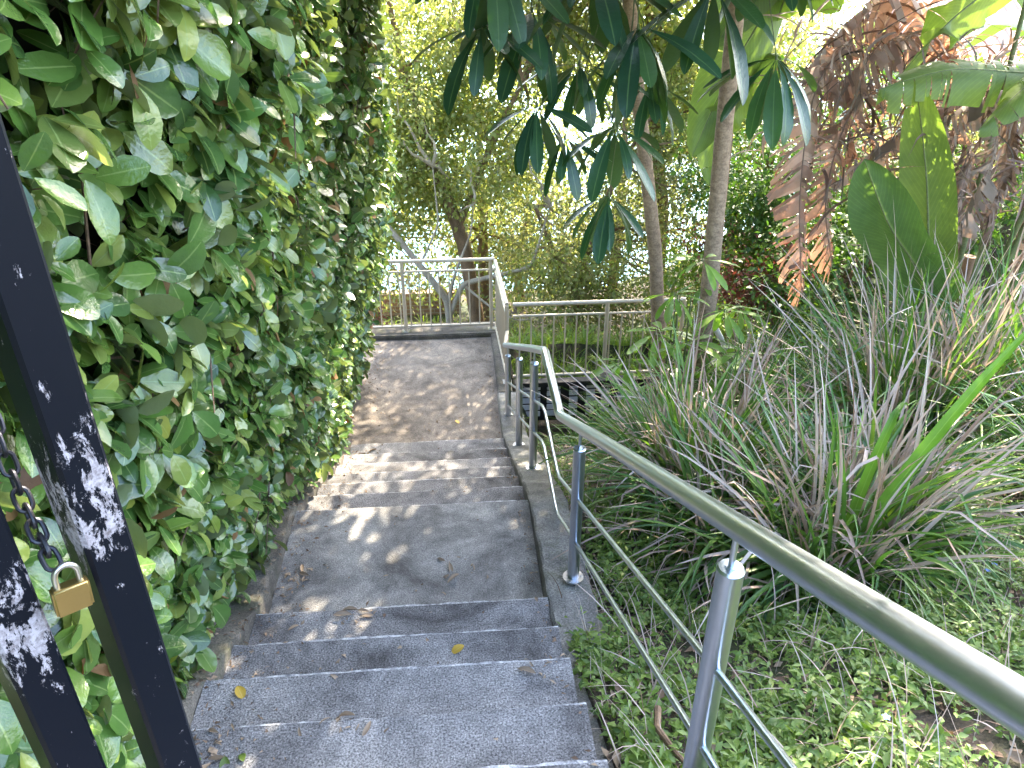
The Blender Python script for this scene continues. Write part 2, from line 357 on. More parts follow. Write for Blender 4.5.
hx = np.linspace(-1400, 1400, 90); hy = np.array([420, 470, 540, 640, 800]); HX, HY = np.meshgrid(hx, hy)
HZ = -8 + np.array([0, 14, 32, 45, 10])[:, None] * (1 + .35 * np.sin(HX * .007) + .2 * np.sin(HX * .021 + 1)) + rng.normal(0, 1.5, HX.shape)
J = np.arange(90 * 5).reshape(5, 90)
M['hill'] = plain('hill_bush', (.05, .08, .035), .9, 0, .05, .5)
tag(link('hills', npmesh('hills', np.stack([HX, HY, HZ], -1).reshape(-1, 3), np.stack([J[:-1, :-1], J[:-1, 1:], J[1:, 1:], J[1:, :-1]], -1).reshape(-1, 4)), None, [M['hill']]), kind='structure')

# ------------------------------------------------------------ setting: steps, landings, kerbs
XL, XR = -.97, .38
def rnd(a): return rng.uniform(-a, a)
st = MB()
ex = np.linspace(XL, XR, 46)
prev = -1.6
jit = {}
for k, y1 in enumerate(NOSE):
    z = -RS * k; y0 = prev - .0; n = len(ex)
    wob = np.cumsum(rng.normal(0, .0016, n)); wob -= np.linspace(wob[0], wob[-1], n)
    chip = np.clip(rng.normal(0, .003, n), -.001, .009)
    tilt = rnd(.004)
    rows = []
    rows.append([(x, y0 - .01, z) for x in ex])                                        # back of tread
    rows.append([(x, y1 - .014, z + tilt * 0) for x in ex])
    rows.append([(x, y1 - .007 + wob[i] - chip[i], z - .001) for i, x in enumerate(ex)])
    rows.append([(x, y1 - .001 + wob[i] - chip[i], z - .009 - chip[i]) for i, x in enumerate(ex)])
    rows.append([(x, y1 + wob[i] * .6, z - .016) for i, x in enumerate(ex)])
    rows.append([(x, y1 + .004, z - RS - .02) for x in ex])
    for a in range(5):
        Vv = rows[a] + rows[a + 1]; mi = (1 if k == 7 else 0) if a in (0,) else (2 if a in (1, 2, 3) else 3)
        st.add(Vv, [(i, i + 1, n + i + 1, n + i) for i in range(n - 1)], mi)
    prev = y1
o = link('steps', st.mesh('steps', smooth=False), None, [M['step'], M['landing'], M['nose'], M['step']])
tag(o, kind='structure')
# far landing
lb = MB(); n1 = 24
yy = np.linspace(5.77, 8.30, 30); xx = np.linspace(-1.6, .40, 22)
LV = [(x, y, -2.24 + .004 * math.sin(x * 5 + y * 3)) for y in yy for x in xx]
lb.add(LV, [(j * 22 + i, j * 22 + i + 1, (j + 1) * 22 + i + 1, (j + 1) * 22 + i) for j in range(29) for i in range(21)])
lb.box((-.6, 7.1, -2.42), (2.05, 2.5, .33))
tag(lb.build('landing', M['landing_far'], smooth=False), kind='structure')
# right kerb: follows the flights, rough top
def ribbon(name, x0, x1, prof, mat, depth=.5, step=.06, wob=.006):
    ys_ = np.arange(prof[0][0], prof[-1][0] + 1e-6, step); zs = np.interp(ys_, [p[0] for p in prof], [p[1] for p in prof])
    mb = MB(); n = len(ys_); cols_ = [(x0, -depth), (x0, -.012), (x0 + .012, 0), ((x0 + x1) / 2, .002), (x1 - .012, 0), (x1, -.012), (x1, -depth)]
    V = []
    for y, z in zip(ys_, zs):
        w_ = rng.uniform(-wob, wob)
        for cx_, dz in cols_: V.append((cx_ + w_ * .7, y, z + dz + (rng.uniform(-wob, wob) * .6 if dz > -.1 else 0)))
    c_ = len(cols_)
    mb.add(V, [(j * c_ + i, j * c_ + i + 1, (j + 1) * c_ + i + 1, (j + 1) * c_ + i) for j in range(n - 1) for i in range(c_ - 1)] + [tuple(range(c_)), tuple((n - 1) * c_ + i for i in range(c_ - 1, -1, -1))])
    return tag(mb.build(name, mat, smooth=True), kind='structure')
ribbon('kerb', .382, .60, [(-1.5, -.1), (.6, -.1), (2.2, -.87), (2.75, -.97), (3.55, -1.06), (5.9, -2.12), (6.75, -2.15)], M['kerb'])
ribbon('kerb', -1.30, -.972, [(-1.5, .02), (.7, .0), (2.7, -.955), (3.62, -1.10), (5.8, -2.13)], M['ledge'], wob=.012)
kb = MB(); kb.box((-.6, 8.38, -2.285), (2.3, .34, .20)); kb.box((.47, 7.5, -2.305), (.15, 1.42, .24))
tag(kb.build('kerb', M['ledge'], bevel=.012), kind='structure')

# ------------------------------------------------------------ handrail
hr = empty('handrail', (.52, 1.11, -.33), 'round brushed steel handrail with two thin bars running down beside the steps', 'handrail')
POSTS = [(.52, -.55), (.52, 1.11), (.515, 2.77), (.49, 4.38), (.475, 5.30), (.455, 6.25)]
def railz(Y): return float(np.interp(Y, [-.6, 3.36, 3.95, 6.60], [1.58, -.385, -.30, -1.56]))
def basez(Y): return float(np.interp(Y, [-1.5, .6, 2.72, 3.55, 5.9, 6.75], [.07, .07, -.93, -1.04, -2.12, -2.15]))
def railx(Y): return float(np.interp(Y, [3, 4, 6.6], [.52, .50, .452]))
pts = [(railx(Y), Y, railz(Y)) for Y in (-.7, .2, 1.2, 2.3, 3.34)] + [(railx(3.38), 3.38, railz(3.38)), (railx(3.42), 3.42, railz(3.42)), (railx(3.92), 3.92, -.305), (.5, 3.97, -.315), (.49, 4.5, railz(4.5)), (.452, 6.6, -1.56)]
mb = MB(); mb.tube(pts, .0255, 28); mb.build('top_rail', M['steel'], hr)
mb = MB(); mb.tube([(.452, 6.6, -1.56), (.47, 6.75, -1.60), (.50, 6.97, -1.60)], .02, 20); mb.build('end_rail', M['steel_tan'], hr)
ptop = {}
for (x, y) in POSTS:
    bz = basez(y) - .01; tz = railz(y) - .105; 
    mb = MB(); mb.tube([(x, y, bz), (x, y, tz)], .0275, 28)
    p = mb.build('post', M['steel'], hr)
    mb = MB(); mb.tube([(x, y, tz + .0005), (x, y, tz + .006)], [.0282, .0245], 28); mb.tube([(x, y, tz + .006), (x, y, tz + .010)], .012, 20); mb.build('cap', M['steel'], p)
    mb = MB(); mb.tube([(x, y, tz + .006), (x, y, railz(y) - .01)], .0065, 12); mb.build('bracket_stem', M['steel'], p)
    mb = MB(); mb.tube([(x, y, bz + .001), (x, y, bz + .009)], .05, 28)
    for a in range(3): mb.tube([(x + .038 * math.cos(a * 2.1), y + .038 * math.sin(a * 2.1), bz + .009), (x + .038 * math.cos(a * 2.1), y + .038 * math.sin(a * 2.1), bz + .015)], .006, 6)
    mb.build('base_plate', M['zinc'], p)
for h in (.62, .37):
    dz = -(1.0 - h) 
    P_ = [(railx(Y), Y, railz(Y) + dz) for Y in (-.7, 1.11, 3.30)] + [(.515, 3.40, railz(3.4) + dz), (.505, 3.90, railz(3.9) + dz), (.50, 4.0, railz(4.0) + dz), (.452, 6.25, railz(6.25) + dz)]
    mb = MB(); mb.tube(P_, .009, 14); mb.build('mid_bar', M['steel'], hr)

# ------------------------------------------------------------ balustrade round the landing
def balustrade(A, B, label, posts, zt=-1.315, zm=-1.44, zb=-2.12, z0=-2.187, step=.115, rr=.021, sloped=0):
    A = Vector(A); B = Vector(B); d = B - A; Ln = d.length; u = d.normalized()
    e = empty('balustrade', (A.x, A.y, z0), label, 'fence')
    def P(s, z): return (A.x + u.x * s, A.y + u.y * s, z)
    for nm, z, r_ in (('top_rail', zt, rr), ('upper_rail', zm, .0125), ('bottom_rail', zb, .016)):
        mb = MB(); mb.tube([P(0, z), P(Ln, z)], r_, 18); mb.build(nm, M['steel_tan'], e)
    for s in posts:
        mb = MB(); mb.tube([P(s, z0), P(s, zt - .01)], .021, 18); p = mb.build('post', M['steel_tan'], e)
        c = P(s, z0 + .004); mb = MB(); mb.box(c, (.09, .09, .008)); mb.build('base_plate', M['zinc'], p)
    s = step * .6
    while s < Ln - .04:
        if min(abs(s - q) for q in posts) > .035:
            mb = MB(); mb.tube([P(s, zb), P(s, zm)], .0078, 8); mb.build('baluster', M['steel_tan'], e)
        s += step
    return e
balustrade((-1.75, 8.33), (.455, 8.33), 'steel balustrade across the far end of the landing in front of the trees', [.15, 1.15, 2.16])
balustrade((.46, 8.27), (.50, 7.0), 'short steel balustrade along the right side of the far landing', [1.27])
balustrade((.56, 7.0), (2.3, 7.0), 'steel balustrade to the right of the landing behind the umbrella tree trunks', [.95, 1.73])

# slatted screen below the right balustrade
sc = empty('slatted_screen', (1.3, 6.9, -2.65), 'low dark frame with short pale slats below the right balustrade', 'screen')
mb = MB(); mb.box((1.28, 6.94, -2.38), (1.38, .02, .5)); mb.build('back_board', M['dark_board'], sc)
mb = MB(); mb.box((1.28, 6.88, -2.145), (1.42, .1, .05)); mb.build('top_beam', M['dark_board'], sc, bevel=.004)
for x in (.60, 1.96): 
    mb = MB(); mb.box((x, 6.88, -2.42), (.06, .09, .49)); mb.build('leg', M['dark_board'], sc, bevel=.004)
for x, w_ in ((.74, .2), (.98, .14), (1.19, .09), (1.37, .09), (1.53, .09), (1.72, .12)):
    for r_ in range(5):
        mb = MB(); mb.box((x, 6.915 + rnd(.003), -2.215 - r_ * .08), (w_, .022, .058)); mb.build('slat', M['pale_slat'], sc, bevel=.003)

# ------------------------------------------------------------ gate (open, near the camera) with chain and padlock
def wear_layer(me, f):
    ca = me.color_attributes.new('wear', 'FLOAT_COLOR', 'POINT')
    for i, v_ in enumerate(me.vertices):
        q = f(v_.co); ca.data[i].color = (q, q, q, 1)
def shs(x, y, z0, z1, s, rz, parent, name, wear, n=60):
    mb = MB(); V = []; 
    c_ = [(-.42, -.5), (.42, -.5), (.5, -.42), (.5, .42), (.42, .5), (-.42, .5), (-.5, .42), (-.5, -.42)]
    for i in range(n + 1):
        z = z0 + (z1 - z0) * i / n
        for a, b_ in c_:
            V.append((x + s * (a * math.cos(rz) - b_ * math.sin(rz)), y + s * (a * math.sin(rz) + b_ * math.cos(rz)), z))
    Fc = [(i * 8 + j, i * 8 + (j + 1) % 8, (i + 1) * 8 + (j + 1) % 8, (i + 1) * 8 + j) for i in range(n) for j in range(8)] + [tuple(range(8)), tuple(n * 8 + j for j in range(8))]
    mb.add(V, Fc); me = mb.mesh(name); wear_layer(me, wear); return link(name, me, parent, [M['black']])
G1 = Vector((-.401, .687)); G2 = Vector((-.478, .622))
GZC = 1.185     # height of the worn patch
gt = empty('gate', (G1.x, G1.y, 0), 'chipped black steel gate standing open at the left edge', 'gate')
def w1(co): return .5 + .27 * math.exp(-((co.z - GZC) / .09) ** 2) * (1.0 if co.y < G1.y + .004 else .75) - .12
def w2(co): return .5 + .26 * math.exp(-((co.z - GZC + .11) / .09) ** 2) - .12
shs(G1.x, G1.y, .06, 2.2, .050, R(-38), gt, 'stile', w1)
shs(G2.x, G2.y, .06, 2.2, .050, R(-38), gt, 'bar', w2)
mid = (G1 + G2) / 2; ga = math.atan2(G2.y - G1.y, G2.x - G1.x)
for z in (.12, 2.15):
    mb = MB(); mb.box((mid.x, mid.y, z), (.10, .03, .03), ga); me = mb.mesh('rail'); wear_layer(me, lambda c: .45); link('rail', me, gt, [M['black']])
# chain
def chain_link(parent, c, d, roll):
    d = Vector(d).normalized(); s = d.orthogonal().normalized(); s = Matrix.Rotation(roll, 3, d) @ s
    P_ = []
    for i in range(17):
        a = 2 * math.pi * i / 16
        P_.append(Vector(c) + d * (.0085 * math.cos(a) + math.copysign(.0045, math.cos(a)) * (abs(math.cos(a)) > .01)) + s * (.0075 * math.sin(a)))
    mb = MB(); mb.tube(P_, .0026, 8, caps=False); return mb.build('link', M['dark_iron'], parent)
ch = empty('chain', (-.45, .68, 1.2), 'dark steel chain hanging from the gate down to the padlock', 'chain')
A_, B_, D_ = Vector((-.50, .745, 1.31)), Vector((-.462, .69, 1.205)), Vector((-.4245, .6385, 1.131))
cpts = [A_.lerp(B_, t).lerp(B_.lerp(D_, t), t) + Vector((-.004, 0, -.012)) * math.sin(t * math.pi) for t in np.linspace(0, 1, 12)]
for i in range(11): chain_link(ch, (cpts[i] + cpts[i + 1]) / 2, cpts[i + 1] - cpts[i], i * math.pi / 2)
pl = empty('padlock', (-.414, .632, 1.09), 'brass padlock closed on the end of the chain', 'padlock')
R_ = Matrix.Rotation(R(38), 4, 'Z') @ Matrix.Rotation(R(4), 4, 'Y')
mb = MB(); mb.box((0, 0, 0), (.036, .016, .034)); me = mb.mesh('body', bevel=.0025, seg=3); me.transform(Matrix.Translation((-.414, .632, 1.094)) @ R_); link('body', me, pl, [M['brass']])
mb = MB(); mb.tube([(-.011, 0, .012), (-.011, 0, .026)] + [(.011 * -math.cos(a), 0, .028 + .013 * math.sin(a)) for a in np.linspace(.2, math.pi - .2, 9)] + [(.011, 0, .026), (.011, 0, .012)], .0032, 12)
me = mb.mesh('shackle'); me.transform(Matrix.Translation((-.414, .632, 1.094)) @ R_); link('shackle', me, pl, [M['zinc']])

# ------------------------------------------------------------ hedge
def hedge_x(Y, Z):
    h = Z - sprof(Y)
    x = -1.07 + .22 * np.clip(h, 0, 2.6) ** .95 + .05 * np.sin(Y * 2.3 + Z * 1.7) + .035 * np.sin(Y * 5.1 - Z * 4.2 + 1)
    return x - .5 * sm(6.9, 7.7, Y) ** 2
he = empty('hedge', (-1.5, 3.5, -1.2), 'tall clipped hedge with large glossy green leaves along the left side of the steps', 'hedge')
HT = 2.9
# core: near-black body standing in for the shade inside the hedge
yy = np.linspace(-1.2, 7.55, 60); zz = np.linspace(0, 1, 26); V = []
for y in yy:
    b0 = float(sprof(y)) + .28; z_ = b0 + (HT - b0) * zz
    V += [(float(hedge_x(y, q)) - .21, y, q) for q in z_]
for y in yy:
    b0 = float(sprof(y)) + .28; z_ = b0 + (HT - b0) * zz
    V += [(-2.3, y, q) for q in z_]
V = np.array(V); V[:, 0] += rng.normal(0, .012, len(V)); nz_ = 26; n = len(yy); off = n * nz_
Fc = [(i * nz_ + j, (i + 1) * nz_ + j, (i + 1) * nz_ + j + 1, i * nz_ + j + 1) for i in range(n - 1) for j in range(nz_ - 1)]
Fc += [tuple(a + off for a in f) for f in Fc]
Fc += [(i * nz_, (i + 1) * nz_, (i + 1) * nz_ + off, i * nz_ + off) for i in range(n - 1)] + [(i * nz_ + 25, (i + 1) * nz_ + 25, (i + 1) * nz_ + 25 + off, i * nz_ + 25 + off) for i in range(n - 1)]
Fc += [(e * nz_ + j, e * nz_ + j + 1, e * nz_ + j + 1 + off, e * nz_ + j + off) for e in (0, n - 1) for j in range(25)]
link('core', npmesh('core', V, Fc), he, [M['hedge_core_shade']])
def sprigs(n, Y, Z, end=False):
    X = hedge_x(Y, Z)
    out = np.tile([1.0, 0, .25], (n, 1))
    return X, out
def rand_unit(n): return nrm(rng.normal(size=(n, 3)))
def make_sprigs(n, k, szr, ylo, yhi):
    Y = rng.uniform(ylo, yhi, n); u = rng.uniform(0, 1, n)
    z0 = sprof(Y) + .10 + .1 * np.sin(Y * 3.3) ** 2; Z = z0 + (HT - z0) * u
    X = hedge_x(Y, Z) - np.abs(rng.normal(0, .09, n)) + .04
    out = np.stack([np.ones(n), rng.normal(0, .45, n), rng.normal(.2, .5, n)], 1)
    # end face of the hedge
    e = Y > 7.0
    out[e, 1] += 1.0
    T = nrm(out); P = np.stack([X, Y, Z], 1)
    ref = nrm(np.cross(T, rand_unit(n))); ref2 = np.cross(T, ref)
    A = (np.arange(k) * 2.4)[None] + rng.uniform(0, 6, (n, 1)) + rng.normal(0, .3, (n, k))
    spread = rng.uniform(.75, 1.5, (n, k))
    D = T[:, None] * np.cos(spread)[..., None] + (ref[:, None] * np.cos(A)[..., None] + ref2[:, None] * np.sin(A)[..., None]) * np.sin(spread)[..., None]
    D[..., 2] -= .22
    N = T[:, None] * 1.0 + rng.normal(0, .25, (n, k, 3)) + np.array([.0, 0, .45])
    B = P[:, None] - T[:, None] * (np.arange(k) * .016)[None, :, None] + D * .008
    L = rng.uniform(szr[0], szr[1], (n, k)) * rng.choice([.7, 1, 1, 1.12], (n, 1)) * (1 - .06 * np.arange(k)[::-1] * .4)
    return P, T, B.reshape(-1, 3), D.reshape(-1, 3), N.reshape(-1, 3), L.ravel()
allP = []; allT = []
def hedge_leaves(nm, n, k, szr, ylo, yhi, mat, keep=None):
    P, T, B, D, N, L = make_sprigs(n, k, szr, ylo, yhi)
    if keep is not None:
        kp = keep(B); B, D, N, L = B[kp], D[kp], N[kp], L[kp]
    m_ = leaves(nm, B, D, N, L, L * rng.uniform(.24, .33, len(L)), T_OV, rng.uniform(-.05, .45, len(L)), rng.uniform(.05, .4, len(L)), .03)
    allP.append(P); allT.append(T)
    return link(nm, m_, he, [mat])
hedge_leaves('foliage', 2500, 6, (.085, .145), -.9, 2.2, M['hedge'])
hedge_leaves('foliage', 4800, 6, (.07, .12), 2.0, 7.9, M['hedge'])
kf = lambda B: rng.uniform(0, 1, len(B)) < (.08 + .9 * np.exp(-((B[:, 1] - 3.3) / 1.1) ** 2 - ((B[:, 2] - .9) / .9) ** 2) + .6 * np.exp(-((B[:, 1] - 5.8) / .9) ** 2 - ((B[:, 2] + 1.7) / .5) ** 2))  # masses the yellow leaves where sun strikes the hedge face
hedge_leaves('young_lit_foliage', 1300, 5, (.05, .095), -.3, 7.8, M['hedge_young_lit'], kf)
hedge_leaves('dead_foliage', 330, 2, (.05, .09), -.3, 7, M['hedge_dead'])
P_ = np.concatenate(allP); T_ = np.concatenate(allT); sel = rng.permutation(len(P_))[:3200]; P_, T_ = P_[sel], T_[sel]
mb_b = P_ - T_ * rng.uniform(.1, .2, (len(P_), 1)) + rng.normal(0, .03, P_.shape)
D = P_ - mb_b; Ls = np.linalg.norm(D, axis=1)
link('twigs', leaves('twigs', mb_b, D, rand_unit(len(D)), Ls, .0022, template([0, 1], [1, .6], 3), 0, 1.2), he, [M['twig']])
mb = MB()
for i in range(70):
    mb = MB(); y = random.uniform(.2, 5.8) ** 1.0; z = random.uniform(float(sprof(y)) + .5, 1.6); x = float(hedge_x(y, z)) - .01
    p = Vector((x, y, z)); d = Vector((random.uniform(-.1, .12), random.uniform(-1, 1), random.uniform(-.6, .9))).normalized(); L_ = random.uniform(.15, .4)
    mb.tube([p, p + d * L_ * .5 + Vector((random.uniform(0, .02), 0, .01)), p + d * L_], [.004, .003, .0015], 6); mb.build('branch', M['twig'], he)
p = Vector((-.60, 1.15, 1.50)); mb = MB(); mb.tube([p + Vector((-.12, -.1, .28)), p + Vector((-.03, -.02, .12)), p], [.0035, .003, .0015], 6)
mb.build('branch', M['twig'], he)

# ------------------------------------------------------------ umbrella trees
def sunline(pt):
    return Vector(pt), sdir.copy()
SUN_GAPS = [((-.62, 3.42, -1.12), .19), ((-.38, 3.52, -1.12), .12), ((-.8, 5.5, -2.0), .25), ((-.5, 5.5, -2.0), .22), ((-.3, 7.0, -2.24), .2), ((.1, 7.7, -2.24), .2), ((0, 3.85, -1.28), .12),
        ((.5, 2.3, .0), .12), ((-.7, 3.6, 1.5), .38), ((-.7, 4.9, 1.0), .3)]  # openings shaped along the sun's rays to place the sun patches
def in_gap(p, grow=.0):
    p = Vector(p)
    for q, r_ in SUN_GAPS:
        v_ = p - Vector(q); 
        if (v_ - sdir * v_.dot(sdir)).length < r_ + grow: return True
    return False
class Whorls:
    def __init__(s): s.P = []; s.D = []; s.N = []; s.L = []; s.W = []; s.B = []; s.pet = MB(); s.hub = []
    def add(s, hub, L, root=None, n=None, e=(-.1, -1.1), tilt=None, r_=.0035):
        hub = Vector(hub); n = n or random.randint(9, 12); a0 = random.uniform(0, 6.28)
        ax = Vector((0, 0, 1)) if tilt is None else Vector(tilt).normalized()
        q = ax.to_track_quat('Z', 'Y')
        for i in range(n):
            a = a0 + 2 * math.pi * i / n + random.uniform(-.22, .22); el = random.uniform(e[1], e[0])
            d = q @ Vector((math.cos(a) * math.cos(el), math.sin(a) * math.cos(el), math.sin(el)))
            nn = q @ Vector((math.cos(a) * -math.sin(el), math.sin(a) * -math.sin(el), math.cos(el))) + Vector((random.uniform(-.3, .3), random.uniform(-.3, .3), 0))
            l_ = L * random.uniform(.75, 1.12)
            s.P.append(hub + d * .02); s.D.append(d); s.N.append(nn); s.L.append(l_); s.W.append(l_ * random.uniform(.092, .115)); s.B.append(random.uniform(.08, .38))
        if root is not None:
            root = Vector(root); mid_ = (hub + root) / 2 + Vector((random.uniform(-.04, .04), random.uniform(-.04, .04), .05))
            s.pet.tube([root, mid_, hub], [r_ * 1.3, r_, r_ * .8], 7)
            s.pet.tube([hub + Vector((0, 0, -.012)), hub + Vector((0, 0, .012))], [r_ * 2.2, r_ * 1.6], 8)
    def build(s, parent, mat, nm='crown', smat='stemgreen'):
        link(nm, leaves(nm, [tuple(p) for p in s.P], [tuple(p) for p in s.D], [tuple(p) for p in s.N], np.array(s.L), np.array(s.W), T_OB, np.array(s.B), .22, .05), parent, [mat])
        s.pet.build('leaf_stalks', M[smat], parent)
def trunk_mesh(pts, rs, ringamp=.03):
    P = []; Rr = []; pts = [Vector(p) for p in pts]
    for i in range(len(pts) - 1):
        m_ = max(4, int((pts[i + 1] - pts[i]).length / .05))
        for j in range(m_):
            t_ = j / m_; P.append(pts[i].lerp(pts[i + 1], t_)); Rr.append((rs[i] * (1 - t_) + rs[i + 1] * t_))
    P.append(pts[-1]); Rr.append(rs[-1])
    for _ in range(6):
        P = [P[0]] + [(P[k - 1] + P[k] * 2 + P[k + 1]) / 4 for k in range(1, len(P) - 1)] + [P[-1]]
    Rr = [r_ * (1 + random.uniform(-ringamp, ringamp)) for r_ in Rr]
    return P, Rr
ua = empty('umbrella_tree', (2.0, 6.2, -2.2), 'umbrella tree with the thinner left trunk and dark glossy leaflets hanging over the steps', 'tree')
P, Rr = trunk_mesh([(2.02, 6.2, -2.75), (1.88, 6.2, -1.73), (1.72, 6.2, -.51), (1.40, 6.0, .89), (1.25, 5.8, 1.5), (1.05, 5.3, 2.3), (.95, 4.9, 2.9)], [.075, .064, .058, .052, .048, .04, .03])
mb = MB(); mb.tube(P, Rr, 18); mb.build('trunk', M['trunk_umb'], ua)
BR = {'a': (.45, 4.3, 2.05), 'b': (.95, 4.25, 2.15), 'c': (1.5, 4.3, 2.15), 'd': (1.0, 4.6, 1.55)}
mb = MB()
mb.tube([(1.2, 5.7, 1.62), (.8, 5.0, 1.95), BR['a']], [.03, .022, .012], 10); mb.tube([(1.1, 5.4, 2.1), (1.0, 4.8, 2.2), BR['b']], [.028, .02, .012], 10)
mb.tube([(1.15, 5.5, 2.0), (1.35, 4.9, 2.2), BR['c']], [.026, .02, .012], 10); mb.tube([(1.22, 5.75, 1.55), (1.12, 5.2, 1.6), BR['d']], [.024, .018, .012], 10)
wh = Whorls()
vis = [  # hub, leaflet length, root
    ((.17, 4.0, 1.40), .36, 'a'), ((.42, 4.1, 1.46), .38, 'a'), ((.44, 4.0, 1.04), .33, 'a'), ((.60, 4.1, .86), .27, 'b'), ((.66, 4.1, 1.22), .32, 'b'),
    ((.90, 3.9, 1.40), .44, 'b'), ((.84, 4.0, .93), .33, 'b'), ((.84, 4.05, .57), .33, 'b'), ((1.05, 4.2, 1.12), .32, 'd'), ((1.63, 4.0, 1.25), .38, 'c'),
    ((1.24, 3.9, 1.58), .44, 'c'), ((.68, 3.9, 1.64), .4, 'b'), ((.22, 3.9, 1.72), .38, 'a'), ((1.6, 4.1, 1.75), .38, 'c')]
for hb, L_, rt in vis: wh.add(hb, L_ * 1.12, BR[rt], n=random.randint(11, 13), e=(-.1, -1.0))
def shade_whorls(wh, mb, anchor, region, n, L_=(.3, .42)):  # unseen canopy overhead, added to shade the steps and dapple the sun
    k = 0; tries = 0
    while k < n and tries < n * 8:
        tries += 1
        hb = Vector([random.uniform(a, b) for a, b in region])
        if hb.z < 1.95 - .04 * hb.y: continue
        if in_gap(hb): continue
        rt = Vector(anchor) + (hb - Vector(anchor)) * .7 + Vector((0, 0, -.15 + random.uniform(-.1, .1)))
        wh.add(hb, random.uniform(*L_), rt, e=(-.1, -1.0))
        if k % 4 == 0: mb.tube([anchor, (Vector(anchor) + rt) / 2 + Vector((0, 0, -.08)), rt], [.02, .014, .007], 7)
        k += 1
shade_whorls(wh, mb, (.95, 4.9, 2.8), [(-.9, 2.2), (2.6, 6.8), (1.9, 3.4)], 330)
mb.build('branches', M['trunk_umb'], ua); wh.build(ua, M['umb'])
ub = empty('umbrella_tree', (2.1, 5.6, -2.0), 'umbrella tree with the thicker straight pale brown trunk rising right of its twin', 'tree')
P, Rr = trunk_mesh([(2.02, 5.62, -2.5), (2.03, 5.6, -1.7), (2.03, 5.6, -.73), (1.98, 5.6, .45), (1.95, 5.6, 1.44), (2.0, 5.5, 2.2), (2.1, 5.4, 2.9)], [.09, .08, .068, .062, .058, .05, .035])
mb = MB(); mb.tube(P, Rr, 18); mb.build('trunk', M['trunk_umb'], ub)
mb = MB(); wh = Whorls(); shade_whorls(wh, mb, (2.1, 5.4, 2.8), [(1.3, 4.4), (3.6, 8.6), (2.0, 3.5)], 330)  # this crown is out of view, added for shade on steps and garden
mb.build('branches', M['trunk_umb'], ub); wh.build(ub, M['umb'])
# saplings with pale leaves between the trunks
us = empty('umbrella_sapling', (1.95, 5.9, -2.2), 'young umbrella tree with bright green leaves between the two trunks', 'plant')
mb = MB(); wh = Whorls()
for hx_, hy_, hz_, L_ in ((1.78, 5.15, -.22, .26), (1.62, 5.2, -.5, .28), (1.98, 5.1, -.6, .26), (1.5, 5.2, -.82, .3), (1.75, 5.1, -.85, .28), (1.32, 5.3, -1.1, .3), (1.62, 5.1, -1.15, .3), (1.9, 5.1, -1.1, .28), (1.25, 5.1, -1.35, .3), (1.5, 5.0, -1.4, .32), (1.85, 4.95, -1.35, .3), (2.1, 5.0, -.9, .26), (2.0, 5.7, -.62, .26), (1.72, 5.7, -1.05, .27), (2.05, 5.5, -1.1, .27), (1.62, 5.6, -1.45, .3), (1.95, 5.45, -1.5, .3), (2.3, 5.6, -.8, .24), (1.55, 5.9, -1.7, .3), (2.2, 5.4, -1.55, .28), (1.85, 5.5, -1.8, .3), (1.7, 5.3, -1.85, .3), (2.35, 5.5, -1.85, .28), (1.45, 5.6, -1.9, .28)):
    rt = (1.75 + random.uniform(-.1, .1), 5.45, hz_ - .35); wh.add((hx_, hy_, hz_), L_, rt, n=9, e=(.15, -.7), r_=.0028)
for x in (1.68, 1.76, 1.85): mb.tube([(x, 5.5, -2.3), (x + rnd(.03), 5.48, -1.5), (x + rnd(.05), 5.42, -.6)], [.012, .01, .006], 8)
mb.build('stems', M['stemgreen'], us); wh.build(us, M['umb_young'], 'foliage')

# ------------------------------------------------------------ strap-leaved clumps
def clump(loc, n, L_, label, dead=.35, W=(.007, .0135), spread=.22, droop=(.2, 2.1), big=0, el=(.45, 1.5), azb=None, group=None):
    x, y = loc; z = float(gz(x, y)); e = empty('strap_leaf_clump', (x, y, z), label, 'plant', group)
    def bs(k, s):
        a = rng.uniform(0, 6.28, k); r_ = s * np.sqrt(rng.uniform(0, 1, k)); X = x + r_ * np.cos(a); Y = y + r_ * np.sin(a)
        return np.stack([X, Y, gz(X, Y) - .02], 1), a
    B, a = bs(n, spread); az = a + rng.normal(0, .5, n)
    link('green_leaves', blades('green_leaves', B, az, rng.uniform(el[0], el[1], n), rng.uniform(L_[0], L_[1], n), rng.uniform(W[0], W[1], n), droop[0] * .5 + (droop[1] - droop[0]) * rng.uniform(0, 1, n) ** 1.5, T_BL, .6), e, [M['strap']])
    k = int(n * dead * .72); B, a = bs(k, spread * 1.05); az = a + rng.normal(0, 1.0, k)
    link('dry_leaves', blades('dry_leaves', B, az, rng.uniform(.55, 1.55, k), rng.uniform(L_[0] * .75, L_[1] * 1.12, k), rng.uniform(W[0] * .7, W[1] * .85, k), rng.uniform(.0, .5, k), T_BL, 1.0), e, [M['strap_dead']])
    k = int(n * .3); B, a = bs(k, spread * 1.2)
    link('skirt_leaves', blades('skirt_leaves', B, a + rng.normal(0, .5, k), rng.uniform(0, .4, k), rng.uniform(L_[0] * .5, L_[1] * .8, k), rng.uniform(W[0] * .7, W[1] * .85, k), rng.uniform(.1, .7, k), T_BL, 1.5), e, [M['strap_dead']])
    return e
c1 = clump((1.78, 2.78), 230, (.6, 1.2), 'spiky clump of strap leaves nearest the handrail with two broad upright bright blades', .8)
B = np.array([[1.80, 2.72, float(gz(1.8, 2.72))]] * 5) + rng.normal(0, .03, (5, 3)) * [1, 1, 0]
